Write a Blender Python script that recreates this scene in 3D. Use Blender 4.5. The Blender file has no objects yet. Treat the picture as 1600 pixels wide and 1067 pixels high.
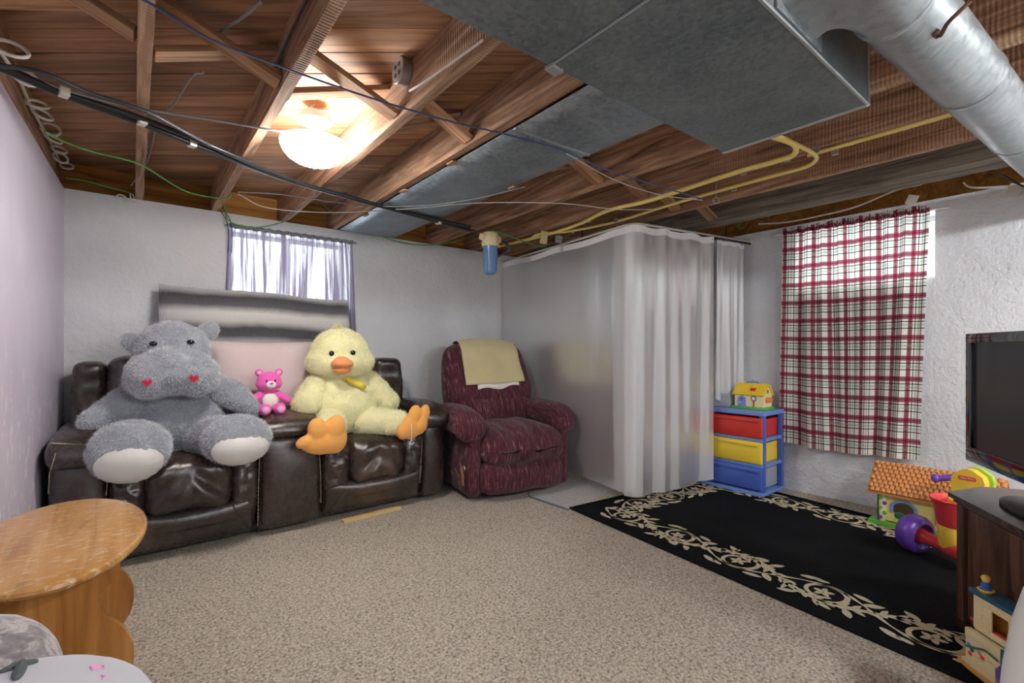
import bpy, bmesh, math, random
import numpy as np
from mathutils import Vector, Matrix, noise
from mathutils.bvhtree import BVHTree

random.seed(7)
rng = np.random.default_rng(7)
PI = math.pi
S = bpy.context.scene
C = S.collection

# ------------------------------------------------------------------ camera
F, HZ, CH, YAW = 747.0, 545.0, 1.10, math.radians(38.35)
SN, CS = math.sin(YAW), math.cos(YAW)
cam_d = bpy.data.cameras.new('camera')
cam = bpy.data.objects.new('camera', cam_d)
C.objects.link(cam)
cam.location = (0, 0, CH)
cam.rotation_euler = (PI / 2, 0, -YAW)
cam_d.sensor_width = 36
cam_d.lens = 36 * F / 1600
cam_d.shift_y = (HZ - 533.5) / 1600
cam_d.clip_start = 0.02
S.camera = cam
S.view_settings.view_transform = 'Standard'
S.view_settings.look = 'None'
S.view_settings.gamma = 1
S.view_settings.use_curve_mapping = False
S.view_settings.exposure = 0.25

# ------------------------------------------------------------------ world: overcast daylight outside the two windows
W = bpy.data.worlds.new('world')
S.world = W
W.use_nodes = True
W.node_tree.nodes['Background'].inputs[0].default_value = (0.86, 0.93, 1.0, 1)
W.node_tree.nodes['Background'].inputs[1].default_value = 4.0


def area(name, loc, rot, sx, sy, power, col=(1, 1, 1)):
    l = bpy.data.lights.new(name, 'AREA')
    l.shape = 'RECTANGLE'; l.size = sx; l.size_y = sy; l.energy = power; l.color = col
    o = bpy.data.objects.new(name, l); C.objects.link(o)
    o.location = loc; o.rotation_euler = rot
    return o


BOWL_STRENGTH = 66.0        # ceiling lamp in view
FILL_LAMP_STRENGTH = 120.0   # bowl lamps added behind the camera to fill in light
area('daylight_back', (0.96, 4.34, 1.72), (PI / 2 , 0, PI), 0.9, 0.5, 12, (0.9, 0.95, 1))
area('daylight_right', (4.47, 1.12, 1.78), (PI / 2, 0, PI / 2), 0.9, 0.42, 7, (0.9, 0.95, 1))


# ------------------------------------------------------------------ pixel -> point helpers
def ray(u, v):
    a = (u - 800) / F
    return Vector((CS * a + SN, CS - SN * a, (HZ - v) / F))


def PZ(u, v, z):
    r = ray(u, v); return Vector((0, 0, CH)) + r * ((z - CH) / r.z)


def PY(u, v, y):
    r = ray(u, v); return Vector((0, 0, CH)) + r * (y / r.y)


def PX(u, v, x):
    r = ray(u, v); return Vector((0, 0, CH)) + r * (x / r.x)


# ------------------------------------------------------------------ mesh helpers
class MB:
    def __init__(s):
        s.v = []; s.f = []; s.uv = []

    def add(s, vf, uv=None):
        n = len(s.v)
        s.v += [tuple(p) for p in vf[0]]
        s.f += [tuple(i + n for i in f) for f in vf[1]]
        s.uv += list(uv) if uv is not None else [(0, 0)] * len(vf[0])
        return s

    def build(s, name, mat, parent=None, smooth=True, uv=False):
        return mesh_obj(name, (s.v, s.f), mat, parent, smooth, s.uv if uv else None)


INV = {}


def mesh_obj(name, vf, mat, parent=None, smooth=True, uv=None, sharp=40):
    me = bpy.data.meshes.new(name)
    me.from_pydata([tuple(p) for p in vf[0]], [], [tuple(f) for f in vf[1]])
    if uv is not None:
        l = me.uv_layers.new(name='UVMap')
        idx = np.zeros(len(me.loops), dtype=np.int32)
        me.loops.foreach_get('vertex_index', idx)
        l.data.foreach_set('uv', np.asarray(uv, dtype=np.float32)[idx].ravel())
    bm = bmesh.new(); bm.from_mesh(me)
    bmesh.ops.recalc_face_normals(bm, faces=bm.faces)
    bm.to_mesh(me); bm.free()
    if smooth:
        me.polygons.foreach_set('use_smooth', [True] * len(me.polygons))
        if sharp:
            try:
                me.set_sharp_from_angle(angle=math.radians(sharp))
            except Exception:
                pass
    me.materials.append(mat)
    o = bpy.data.objects.new(name, me)
    C.objects.link(o)
    if parent is not None:
        o.parent = parent
        if parent.name in INV:
            o.matrix_parent_inverse = INV[parent.name]
    return o


def tag(o, label, cat, group=None, kind=None):
    if label: o['label'] = label
    if cat: o['category'] = cat
    if group: o['group'] = group
    if kind: o['kind'] = kind
    return o


def structure(o, label=None, cat=None):
    o['kind'] = 'structure'
    if label: o['label'] = label
    if cat: o['category'] = cat
    return o


def thing(name, label, cat, loc=(0, 0, 0), rz=0, group=None, local=False):
    o = bpy.data.objects.new(name, None)
    C.objects.link(o)
    o.empty_display_size = 0.1
    o.location = loc; o.rotation_euler = (0, 0, rz)
    tag(o, label, cat, group)
    if not local:
        INV[o.name] = (Matrix.Translation(Vector(loc)) @ Matrix.Rotation(rz, 4, 'Z')).inverted()
    return o


def xf(vf, m):
    return [tuple(m @ Vector(p)) for p in vf[0]], vf[1]


def TR(x, y, z, rz=0, rx=0, ry=0):
    return Matrix.Translation((x, y, z)) @ Matrix.Rotation(rz, 4, 'Z') @ Matrix.Rotation(ry, 4, 'Y') @ Matrix.Rotation(rx, 4, 'X')


BOXF = [(0, 3, 2, 1), (4, 5, 6, 7), (0, 1, 5, 4), (1, 2, 6, 5), (2, 3, 7, 6), (3, 0, 4, 7)]


def box(x0, x1, y0, y1, z0, z1):
    return [(x0, y0, z0), (x1, y0, z0), (x1, y1, z0), (x0, y1, z0), (x0, y0, z1), (x1, y0, z1), (x1, y1, z1), (x0, y1, z1)], BOXF


def bbox(x0, x1, y0, y1, z0, z1, b=0.004):
    """box with small chamfered edges"""
    bm = bmesh.new()
    vs = [bm.verts.new(p) for p in box(x0, x1, y0, y1, z0, z1)[0]]
    for f in BOXF: bm.faces.new([vs[i] for i in f])
    bmesh.ops.bevel(bm, geom=bm.edges[:], offset=b, segments=2, affect='EDGES', profile=0.6)
    bm.verts.index_update()
    r = [tuple(v.co) for v in bm.verts], [tuple(v.index for v in f.verts) for f in bm.faces]
    bm.free()
    return r


def softbox(c, h, r, n=(6, 6, 6), bulge=(0, 0, 0), fn=None, m=None, es=4):
    """rounded box; bulge swells the faces; fn(p, q) reshapes (q = -1..1 coordinates)"""
    r = min(r, min(h) * 0.999)
    ax = []
    for k in range(3):
        e = [-h[k] + r * (1 - math.cos(i / es * PI / 2)) for i in range(es)]
        inn = [-(h[k] - r) + 2 * (h[k] - r) * i / n[k] for i in range(n[k] + 1)]
        ax.append(e + inn + [-t for t in reversed(e)])
    nn = [len(a) - 1 for a in ax]
    idx = {}; V = []; Fc = []

    def vert(i, j, k):
        key = (i, j, k)
        if key in idx: return idx[key]
        p = [ax[0][i], ax[1][j], ax[2][k]]
        q = [max(-(h[t] - r), min(h[t] - r, p[t])) for t in range(3)]
        d = Vector([p[t] - q[t] for t in range(3)])
        if d.length > 1e-9: d = d.normalized() * r
        w = Vector(q) + d
        nq = [w[t] / h[t] for t in range(3)]
        for t in range(3):
            if bulge[t]:
                a, b = (t + 1) % 3, (t + 2) % 3
                w[t] += bulge[t] * (1 - nq[a] ** 2) * (1 - nq[b] ** 2) * nq[t]
        if fn: w = Vector(fn(w, nq))
        w = w + Vector(c)
        if m: w = m @ w
        idx[key] = len(V); V.append(tuple(w)); return idx[key]
    for axis in range(3):
        a, b = (axis + 1) % 3, (axis + 2) % 3
        for side in (0, nn[axis]):
            for i in range(nn[a]):
                for j in range(nn[b]):
                    q = []
                    for (di, dj) in ((0, 0), (1, 0), (1, 1), (0, 1)):
                        t = [0, 0, 0]; t[axis] = side; t[a] = i + di; t[b] = j + dj
                        q.append(vert(*t))
                    Fc.append(tuple(q if side else q[::-1]))
    return V, Fc


def catmull(pts, n=6, closed=False):
    P = [Vector(p) for p in pts]
    if len(P) < 3 or n <= 1: return P
    out = []
    N = len(P)
    rngi = range(N) if closed else range(N - 1)
    for i in rngi:
        p0 = P[(i - 1) % N] if (closed or i > 0) else P[0] * 2 - P[1]
        p1 = P[i]; p2 = P[(i + 1) % N]
        p3 = P[(i + 2) % N] if (closed or i + 2 < N) else P[-1] * 2 - P[-2]
        for k in range(n):
            t = k / n
            out.append(0.5 * ((2 * p1) + (p2 - p0) * t + (2 * p0 - 5 * p1 + 4 * p2 - p3) * t * t + (3 * p1 - p0 - 3 * p2 + p3) * t ** 3))
    if not closed: out.append(P[-1])
    return out


def tube(pts, r, sides=8, n=6, closed=False, radii=None):
    P = catmull(pts, n, closed)
    N = len(P)
    V = []; Fc = []
    up = Vector((0, 0, 1)); prev = None
    for i, p in enumerate(P):
        a = P[(i - 1) % N] if (closed or i > 0) else p
        b = P[(i + 1) % N] if (closed or i < N - 1) else p
        t = (b - a).normalized()
        if prev is None:
            nrm = t.cross(up)
            if nrm.length < 1e-4: nrm = t.cross(Vector((1, 0, 0)))
            nrm.normalize()
        else:
            nrm = (prev - t * prev.dot(t)).normalized()
        prev = nrm
        bn = t.cross(nrm)
        rr = r if radii is None else radii(i / max(1, N - 1))
        for k in range(sides):
            an = 2 * PI * k / sides
            V.append(tuple(p + nrm * (math.cos(an) * rr) + bn * (math.sin(an) * rr)))
    for i in range(N if closed else N - 1):
        j = (i + 1) % N
        for k in range(sides):
            k2 = (k + 1) % sides
            Fc.append((i * sides + k, i * sides + k2, j * sides + k2, j * sides + k))
    if not closed:
        Fc.append(tuple(range(sides))[::-1]); Fc.append(tuple((N - 1) * sides + k for k in range(sides)))
    return V, Fc


def lathe(prof, segs=32, m=None):
    V = []; Fc = []
    for (r, z) in prof:
        for k in range(segs):
            a = 2 * PI * k / segs
            V.append((r * math.cos(a), r * math.sin(a), z))
    for i in range(len(prof) - 1):
        for k in range(segs):
            k2 = (k + 1) % segs
            Fc.append((i * segs + k, i * segs + k2, (i + 1) * segs + k2, (i + 1) * segs + k))
    if prof[0][0] > 1e-6: Fc.append(tuple(range(segs))[::-1])
    if prof[-1][0] > 1e-6: Fc.append(tuple((len(prof) - 1) * segs + k for k in range(segs)))
    vf = (V, Fc)
    return xf(vf, m) if m else vf


def prism(poly, t, m=None):
    """polygon in local XY extruded from z=0 to z=t"""
    n = len(poly)
    V = [(p[0], p[1], 0) for p in poly] + [(p[0], p[1], t) for p in poly]
    Fc = [tuple(range(n))[::-1], tuple(range(n, 2 * n))] + [(i, (i + 1) % n, (i + 1) % n + n, i + n) for i in range(n)]
    vf = (V, Fc)
    return xf(vf, m) if m else vf


def ellipsoid(c, r, m=None, su=24, sv=14):
    V = []; Fc = []
    c = Vector(c)
    for j in range(sv + 1):
        th = PI * j / sv
        for i in range(su):
            ph = 2 * PI * i / su
            p = Vector((r[0] * math.sin(th) * math.cos(ph), r[1] * math.sin(th) * math.sin(ph), r[2] * math.cos(th)))
            if m: p = m @ p
            V.append(tuple(c + p))
    for j in range(sv):
        for i in range(su):
            i2 = (i + 1) % su
            Fc.append((j * su + i, (j + 1) * su + i, (j + 1) * su + i2, j * su + i2))
    return V, Fc


def dirm(d):
    """rotation taking Z to direction d"""
    return Vector((0, 0, 1)).rotation_difference(Vector(d)).to_matrix()


def capsule_between(a, b, ra, rb, k=7):
    """chain of spheres from a to b, to be fused by blob()"""
    a = Vector(a); b = Vector(b)
    return [ellipsoid(a.lerp(b, i / (k - 1)), [ra + (rb - ra) * i / (k - 1)] * 3, None, 16, 10) for i in range(k)]


def blob(name, pieces, mat, parent, voxel=0.014, smooth=8, label=None, wob=0.0, sc=18):
    mb = MB()
    for p in pieces: mb.add(p)
    bm = bmesh.new()
    vs = [bm.verts.new(p) for p in mb.v]
    for f in mb.f:
        q = []
        for i in f:
            if vs[i] not in q: q.append(vs[i])
        if len(q) > 2:
            try: bm.faces.new(q)
            except ValueError: pass
    bmesh.ops.remove_doubles(bm, verts=bm.verts, dist=1e-5)
    me = bpy.data.meshes.new('tmp'); bm.to_mesh(me); bm.free()
    t = bpy.data.objects.new('tmp', me); C.objects.link(t)
    r = t.modifiers.new('r', 'REMESH'); r.mode = 'VOXEL'; r.voxel_size = voxel
    s = t.modifiers.new('s', 'SMOOTH'); s.iterations = smooth; s.factor = 0.5
    dg = bpy.context.evaluated_depsgraph_get(); dg.update()
    out = bpy.data.meshes.new_from_object(t.evaluated_get(dg))
    bpy.data.objects.remove(t); bpy.data.meshes.remove(me)
    out.name = name
    if wob:
        for v in out.vertices:
            k = noise.noise(v.co * sc) * wob + noise.noise(v.co * sc * 2.3) * wob * 0.5
            v.co += v.normal * k
    out.polygons.foreach_set('use_smooth', [True] * len(out.polygons))
    out.materials.clear(); out.materials.append(mat)
    o = bpy.data.objects.new(name, out); C.objects.link(o)
    o.parent = parent
    if parent.name in INV: o.matrix_parent_inverse = INV[parent.name]
    return o


def fur(part, n, length, width, mat, down=0.35, jit=0.55, keep=None):
    """thousands of short tapered strands grown on a part"""
    me = part.data
    me.calc_loop_triangles()
    nv = len(me.vertices)
    co = np.zeros(nv * 3); me.vertices.foreach_get('co', co); co = co.reshape(-1, 3)
    no = np.zeros(nv * 3); me.vertices.foreach_get('normal', no); no = no.reshape(-1, 3)
    tr = np.zeros(len(me.loop_triangles) * 3, dtype=np.int32); me.loop_triangles.foreach_get('vertices', tr); tr = tr.reshape(-1, 3)
    if keep is not None:
        cen = co[tr].mean(axis=1)
        tr = tr[keep(cen)]
    a, b, c = co[tr[:, 0]], co[tr[:, 1]], co[tr[:, 2]]
    ar = np.linalg.norm(np.cross(b - a, c - a), axis=1); ar /= ar.sum()
    ti = rng.choice(len(tr), n, p=ar)
    w = rng.random((n, 2)); fl = w.sum(1) > 1; w[fl] = 1 - w[fl]
    w0 = 1 - w.sum(1)
    p = co[tr[ti, 0]] * w0[:, None] + co[tr[ti, 1]] * w[:, :1] + co[tr[ti, 2]] * w[:, 1:]
    nn = no[tr[ti, 0]] * w0[:, None] + no[tr[ti, 1]] * w[:, :1] + no[tr[ti, 2]] * w[:, 1:]
    nn /= np.linalg.norm(nn, axis=1)[:, None] + 1e-9
    # clumped lean: a low-frequency field plus jitter
    lean = np.stack([np.sin(p[:, 0] * 41 + p[:, 2] * 23), np.sin(p[:, 1] * 37 + p[:, 0] * 29 + 1), np.sin(p[:, 2] * 43 + p[:, 1] * 31 + 2)], 1) * 0.4
    d = nn + lean * 0.6 + rng.normal(0, jit, (n, 3)) * 0.6 + np.array([0, 0, -down])
    d /= np.linalg.norm(d, axis=1)[:, None]
    ln = length * (0.6 + 0.8 * rng.random(n))
    t = np.cross(d, rng.normal(0, 1, (n, 3))); t /= np.linalg.norm(t, axis=1)[:, None] + 1e-9
    V = np.empty((n, 3, 3))
    base = p - nn * 0.002
    V[:, 0] = base - t * width / 2; V[:, 1] = base + t * width / 2; V[:, 2] = base + d * ln[:, None]
    m2 = bpy.data.meshes.new('fur')
    m2.vertices.add(n * 3); m2.vertices.foreach_set('co', V.ravel())
    m2.loops.add(n * 3); m2.loops.foreach_set('vertex_index', np.arange(n * 3, dtype=np.int32))
    m2.polygons.add(n); m2.polygons.foreach_set('loop_start', np.arange(0, n * 3, 3, dtype=np.int32))
    m2.update(calc_edges=True)
    m2.materials.append(mat)
    o = bpy.data.objects.new('fur', m2); C.objects.link(o)
    o.parent = part; o['kind'] = 'stuff'
    return o


def bvh(*objs):
    V = []; Fc = []
    for o in objs:
        n = len(V)
        V += [v.co.copy() for v in o.data.vertices]
        Fc += [[i + n for i in p.vertices] for p in o.data.polygons]
    return BVHTree.FromPolygons(V, Fc)


def hit(tree, u, v, off=0.0):
    r = ray(u, v).normalized()
    loc, nrm, i, d = tree.ray_cast(Vector((0, 0, CH)), r)
    if loc is None: return None, None
    if nrm.dot(r) > 0: nrm = -nrm
    return loc + nrm * off, nrm


def frame(loc, nrm, up=(0, 0, 1)):
    z = Vector(nrm).normalized(); x = Vector(up).cross(z).normalized(); y = z.cross(x)
    m = Matrix((x, y, z)).transposed().to_4x4(); m.translation = loc
    return m


# ------------------------------------------------------------------ materials
def lin(c):
    return tuple(((x / 255) / 12.92 if x / 255 <= 0.04045 else ((x / 255 + 0.055) / 1.055) ** 2.4) for x in c) + (1,)


class NT:
    def __init__(s, name):
        s.m = bpy.data.materials.new(name); s.m.use_nodes = True
        s.t = s.m.node_tree; s.b = s.t.nodes['Principled BSDF']; s.out = s.t.nodes['Material Output']

    def n(s, typ, props=None, **ins):
        nd = s.t.nodes.new(typ)
        for k, v in (props or {}).items(): setattr(nd, k, v)
        for k, v in ins.items():
            key = int(k[1:]) if k[0] == 'i' and k[1:].isdigit() else k.replace('_', ' ')
            s.set(nd.inputs[key], v)
        return nd

    def set(s, sock, v):
        if isinstance(v, bpy.types.NodeSocket): s.t.links.new(v, sock)
        elif isinstance(v, bpy.types.Node): s.t.links.new(v.outputs[0], sock)
        else: sock.default_value = v

    def p(s, **ins):
        for k, v in ins.items(): s.set(s.b.inputs[k.replace('_', ' ')], v)
        return s

    def coord(s, kind='Object', scale=(1, 1, 1), rot=(0, 0, 0), loc=(0, 0, 0)):
        tc = s.n('ShaderNodeTexCoord')
        mp = s.n('ShaderNodeMapping', None, Vector=tc.outputs[kind])
        mp.inputs['Scale'].default_value = scale; mp.inputs['Rotation'].default_value = rot; mp.inputs['Location'].default_value = loc
        return mp.outputs[0]

    def noise(s, vec, scale, detail=4, rough=0.55, dist=0.0):
        return s.n('ShaderNodeTexNoise', None, Vector=vec, Scale=scale, Detail=detail, Roughness=rough, Distortion=dist).outputs[0]

    def ramp(s, fac, stops, interp='LINEAR'):
        r = s.n('ShaderNodeValToRGB', None, Fac=fac)
        r.color_ramp.interpolation = interp
        e = r.color_ramp.elements
        while len(e) < len(stops): e.new(0.5)
        for el, (pos, col) in zip(e, stops):
            el.position = pos; el.color = col if len(col) == 4 else lin(col)
        return r.outputs[0]

    def mix(s, fac, a, b, blend='MIX'):
        nd = s.n('ShaderNodeMix', {'data_type': 'RGBA', 'blend_type': blend})
        s.set(nd.inputs[0], fac); s.set(nd.inputs[6], a); s.set(nd.inputs[7], b)
        return nd.outputs[2]

    def math(s, op, a, b=0.0, c=0.0):
        nd = s.n('ShaderNodeMath', {'operation': op})
        s.set(nd.inputs[0], a); s.set(nd.inputs[1], b); s.set(nd.inputs[2], c)
        return nd.outputs[0]

    def bump(s, h, strength=0.3, dist=0.01):
        b = s.n('ShaderNodeBump', None, Height=h, Strength=strength, Distance=dist)
        s.t.links.new(b.outputs[0], s.b.inputs['Normal'])
        return b


def plain(name, col, rough=0.5, metal=0.0, bs=0, bst=0.2, var=0.0, vs=8, sheen=0, spec=None, coat=0):
    t = NT(name); c = lin(col)
    t.p(Base_Color=c, Roughness=rough, Metallic=metal)
    if spec is not None: t.b.inputs['Specular IOR Level'].default_value = spec
    if coat: t.b.inputs['Coat Weight'].default_value = coat
    if sheen: t.b.inputs['Sheen Weight'].default_value = sheen
    v = t.coord()
    if var:
        nz = t.noise(v, vs, 5)
        dk = tuple(x * (1 - var) for x in c[:3]) + (1,); lt = tuple(min(1, x * (1 + var)) for x in c[:3]) + (1,)
        t.p(Base_Color=t.ramp(nz, [(0.3, dk), (0.7, lt)]))
    if bs: t.bump(t.noise(v, bs, 4), bst, 0.005)
    return t.m


def wood(name, dark, mid, light, along='Y', sc=1.0, rough=0.7, rand=0.25, saw=0.0, scuff=0.0):
    t = NT(name)
    s = {'X': (0.9, 14, 14), 'Y': (14, 0.9, 14), 'Z': (14, 14, 0.9)}[along]
    s = tuple(x * sc for x in s)
    info = t.n('ShaderNodeObjectInfo')
    tc = t.n('ShaderNodeTexCoord')
    off = t.n('ShaderNodeVectorMath', {'operation': 'SCALE'}, i0=(7.3, 3.1, 5.7)); t.set(off.inputs['Scale'], info.outputs['Random'])
    ad = t.n('ShaderNodeVectorMath', {'operation': 'ADD'}, i0=tc.outputs['Object'], i1=off.outputs[0])
    mp = t.n('ShaderNodeMapping', None, Vector=ad.outputs[0]); mp.inputs['Scale'].default_value = s
    g = t.noise(mp.outputs[0], 1.6, 8, 0.62, 1.4)
    big = t.noise(ad.outputs[0], 2.2, 3)
    c1 = t.ramp(g, [(0.28, dark), (0.5, mid), (0.75, light)])
    c2 = t.mix(t.math('MULTIPLY', big, 0.45), c1, lin(dark), 'MULTIPLY')
    hv = t.n('ShaderNodeHueSaturation', None, Color=c2)
    t.set(hv.inputs['Value'], t.math('MULTIPLY_ADD', info.outputs['Random'], rand, 1 - rand / 2))
    cc = hv.outputs[0]
    if scuff:
        sn = t.noise(t.coord(scale=(9, 30, 9)), 2.4, 6, 0.7)
        cc = t.mix(t.math('MULTIPLY', t.math('GREATER_THAN', sn, 0.57), scuff), cc, lin((238, 222, 180)))
    t.p(Base_Color=cc, Roughness=rough)
    h = g
    if saw:
        w = t.n('ShaderNodeTexWave', {'wave_type': 'BANDS', 'bands_direction': along}, Vector=ad.outputs[0], Scale=22.0, Distortion=2.5, Detail=2.0)
        h = t.math('ADD', g, t.math('MULTIPLY', w.outputs[0], saw))
    t.bump(h, 0.35, 0.006)
    return t.m


MAT = {}
# parged wall
t = NT('parged_wall_white'); v = t.coord()
big = t.noise(v, 1.1, 5); fine = t.noise(v, 38, 6, 0.65); mid = t.noise(v, 9, 5, 0.6)
t.p(Base_Color=t.ramp(big, [(0.3, (200, 204, 208)), (0.62, (226, 229, 232))]), Roughness=0.85)
t.bump(t.math('ADD', t.math('MULTIPLY', fine, 0.6), mid), 0.8, 0.02)
MAT['wall'] = t.m
# lilac painted wall with scuffs
t = NT('lilac_painted_wall'); v = t.coord()
n1 = t.noise(v, 1.6, 5); sc = t.noise(t.coord(scale=(1, 1, 0.45)), 26, 5, 0.7)
zc = t.n('ShaderNodeSeparateXYZ', None, Vector=v)
low = t.n('ShaderNodeMapRange', None, Value=zc.outputs[2]); low.inputs[1].default_value = 1.25; low.inputs[2].default_value = 0.55
scuff = t.math('MULTIPLY', t.math('GREATER_THAN', sc, 0.585), low)
base = t.ramp(n1, [(0.3, (204, 194, 212)), (0.7, (222, 214, 228))])
t.p(Base_Color=t.mix(scuff, base, lin((238, 236, 240))), Roughness=0.42)
t.bump(t.noise(v, 20, 4), 0.12, 0.006)
MAT['lilac'] = t.m
# carpet
t = NT('beige_loop_carpet'); v = t.coord()
vo = t.n('ShaderNodeTexVoronoi', None, Vector=v, Scale=135.0)
n1 = t.noise(v, 95, 3, 0.6); n2 = t.noise(v, 1.2, 4); n3 = t.noise(v, 240, 2)
sp = t.ramp(n1, [(0.34, (84, 78, 72)), (0.45, (164, 154, 140)), (0.56, (212, 202, 186)), (0.7, (236, 230, 217))])
c = t.mix(0.5, sp, t.ramp(vo.outputs['Color'], [(0.1, (120, 111, 100)), (0.5, (200, 190, 173)), (0.95, (232, 225, 211))]))
c = t.mix(t.math('MULTIPLY', n2, 0.25), c, lin((150, 138, 124)), 'MULTIPLY')
t.p(Base_Color=c, Roughness=0.95)
t.b.inputs['Specular IOR Level'].default_value = 0.1
t.bump(t.math('ADD', vo.outputs['Distance'], n3), 0.7, 0.006)
MAT['carpet'] = t.m
MAT['joist'] = wood('rough_sawn_joist', (92, 66, 50), (172, 132, 102), (226, 192, 156), 'Y', 1.0, 0.8, 0.3, saw=0.7)
MAT['weathered'] = wood('weathered_timber', (76, 68, 58), (128, 118, 104), (170, 160, 142), 'Y', 1.2, 0.9, 0.1)
MAT['plank'] = wood('subfloor_plank', (104, 70, 46), (176, 130, 92), (214, 170, 126), 'X', 0.8, 0.65, 0.45)
MAT['strut'] = wood('bridging_strut', (128, 92, 64), (180, 138, 100), (214, 178, 140), 'X', 1.0, 0.8, 0.6)
MAT['ochre'] = wood('ochre_rim_board', (122, 78, 30), (180, 126, 56), (216, 168, 88), 'X', 0.6, 0.85, 0.3)
MAT['dark_gap'] = plain('dark_gap_backing', (22, 16, 13), 0.95)  # near-black backing that shows through the gaps between boards


def galv(name, a, b, rough=0.42, sc=60):
    t = NT(name); v = t.coord()
    vo = t.n('ShaderNodeTexVoronoi', None, Vector=v, Scale=float(sc))
    n = t.noise(v, 5, 5, 0.6)
    bw = t.n('ShaderNodeRGBToBW', None, Color=vo.outputs['Color'])
    c = t.mix(0.45, t.ramp(bw.outputs[0], [(0.1, a), (0.9, b)]), t.ramp(n, [(0.3, a), (0.7, b)]))
    t.p(Base_Color=c, Metallic=0.55, Roughness=t.math('MULTIPLY_ADD', bw.outputs[0], 0.2, rough - 0.1))
    t.bump(t.noise(v, 30, 3), 0.05, 0.004)
    return t.m


MAT['galv'] = galv('galvanised_duct', (92, 103, 108), (140, 150, 154), 0.5, 90)
MAT['pan'] = galv('galvanised_pan', (100, 113, 122), (160, 172, 180), 0.4, 55)
MAT['pipe_galv'] = galv('galvanised_pipe', (132, 140, 144), (176, 184, 187), 0.42, 45)
MAT['seam'] = plain('bright_sheet_edge', (190, 196, 198), 0.35, 0.7)
# leather
t = NT('brown_leather'); v = t.coord()
n1 = t.noise(v, 3.2, 5, 0.6); wr = t.noise(v, 26, 6, 0.65, 0.8); gr = t.n('ShaderNodeTexVoronoi', None, Vector=v, Scale=320.0)
t.p(Base_Color=t.ramp(n1, [(0.3, (30, 23, 22)), (0.52, (52, 40, 36)), (0.75, (92, 70, 58))]), Roughness=t.math('MULTIPLY_ADD', wr, 0.3, 0.12))
t.b.inputs['Coat Weight'].default_value = 0.25
t.b.inputs['Coat Roughness'].default_value = 0.3
t.b.inputs['Specular IOR Level'].default_value = 0.8
t.bump(t.math('ADD', t.math('MULTIPLY', gr.outputs['Distance'], 0.25), wr), 0.25, 0.006)
MAT['leather'] = t.m
MAT['stitch'] = plain('cream_stitching', (196, 178, 156), 0.7)
MAT['black'] = plain('black_plastic', (18, 18, 20), 0.4)
MAT['hose'] = plain('black_poly_pipe', (34, 37, 40), 0.28)
# burgundy chenille
t = NT('burgundy_chenille')
v = t.coord(scale=(60, 5, 5)); n = t.noise(v, 2.2, 4, 0.75); n2 = t.noise(t.coord(), 4, 4)
t.p(Base_Color=t.mix(0.22, t.ramp(n, [(0.38, (16, 10, 14)), (0.48, (72, 24, 38)), (0.57, (92, 34, 48)), (0.65, (160, 124, 120)), (0.71, (58, 18, 32))]), t.ramp(n2, [(0.3, (52, 16, 34)), (0.7, (100, 36, 50))])), Roughness=0.9)
t.b.inputs['Sheen Weight'].default_value = 0.12
t.bump(n, 0.6, 0.008)
MAT['burgundy'] = t.m
MAT['khaki'] = plain('khaki_fleece', (198, 186, 142), 0.95, bs=120, bst=0.25, var=0.06, vs=5, sheen=0.3)
MAT['white_cloth'] = plain('white_cotton', (226, 222, 212), 0.9, bs=90, bst=0.15)
MAT['hippo'] = plain('grey_plush', (150, 155, 163), 0.95, bs=60, bst=0.4, var=0.12, vs=20, sheen=0.4)
MAT['hippo_fur'] = plain('grey_plush_fur', (206, 209, 214), 0.85, var=0.14, vs=24)
MAT['sole'] = plain('cream_satin_sole', (212, 210, 206), 0.45, bs=9, bst=0.35, sheen=0.3)
MAT['duck'] = plain('pale_yellow_plush', (238, 234, 186), 0.95, bs=60, bst=0.4, var=0.08, vs=14, sheen=0.4)
MAT['duck_fur'] = plain('pale_yellow_plush_fur', (244, 241, 202), 0.85, var=0.08, vs=10)
MAT['orange'] = plain('orange_velour', (240, 170, 84), 0.75, bs=40, bst=0.15, sheen=0.3)
MAT['beak'] = plain('orange_beak', (230, 150, 92), 0.75, sheen=0.3)
MAT['ribbon'] = plain('yellow_satin_ribbon', (232, 208, 74), 0.35)
MAT['eye'] = plain('black_bead_eye', (16, 14, 16), 0.15)
MAT['red_heart'] = plain('red_felt', (206, 30, 70), 0.8)
MAT['pink'] = plain('pink_plush', (232, 92, 180), 0.85, bs=80, bst=0.3, sheen=0.4)
MAT['pink_lt'] = plain('light_pink_plush', (244, 168, 214), 0.85, sheen=0.4)
MAT['muzzle'] = plain('white_plush', (240, 236, 236), 0.85)
MAT['belly'] = plain('pale_belly_cloth', (226, 226, 214), 0.8)
MAT['blush'] = plain('dusty_pink_velvet', (206, 188, 188), 0.8, bs=50, bst=0.15, var=0.06, vs=4, sheen=0.4)
# striped faux fur
t = NT('striped_faux_fur'); uvc = t.n('ShaderNodeTexCoord').outputs['UV']
se = t.n('ShaderNodeSeparateXYZ', None, Vector=uvc)
wob = t.noise(t.coord('UV', (5, 2, 1)), 2, 4)
vv = t.math('ADD', se.outputs[1], t.math('MULTIPLY', t.math('SUBTRACT', wob, 0.5), 0.05))
col = t.ramp(vv, [(0.0, (216, 215, 213)), (0.12, (206, 205, 203)), (0.24, (84, 83, 87)), (0.36, (72, 71, 76)), (0.48, (196, 195, 192)), (0.60, (212, 211, 208)), (0.72, (96, 95, 98)), (0.86, (70, 69, 74)), (0.96, (190, 190, 192))])
t.p(Base_Color=col, Roughness=0.95); t.b.inputs['Sheen Weight'].default_value = 0.4
t.bump(t.noise(t.coord(scale=(70, 70, 30)), 1.5, 5, 0.7), 0.5, 0.01)
MAT['faux'] = t.m
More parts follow.
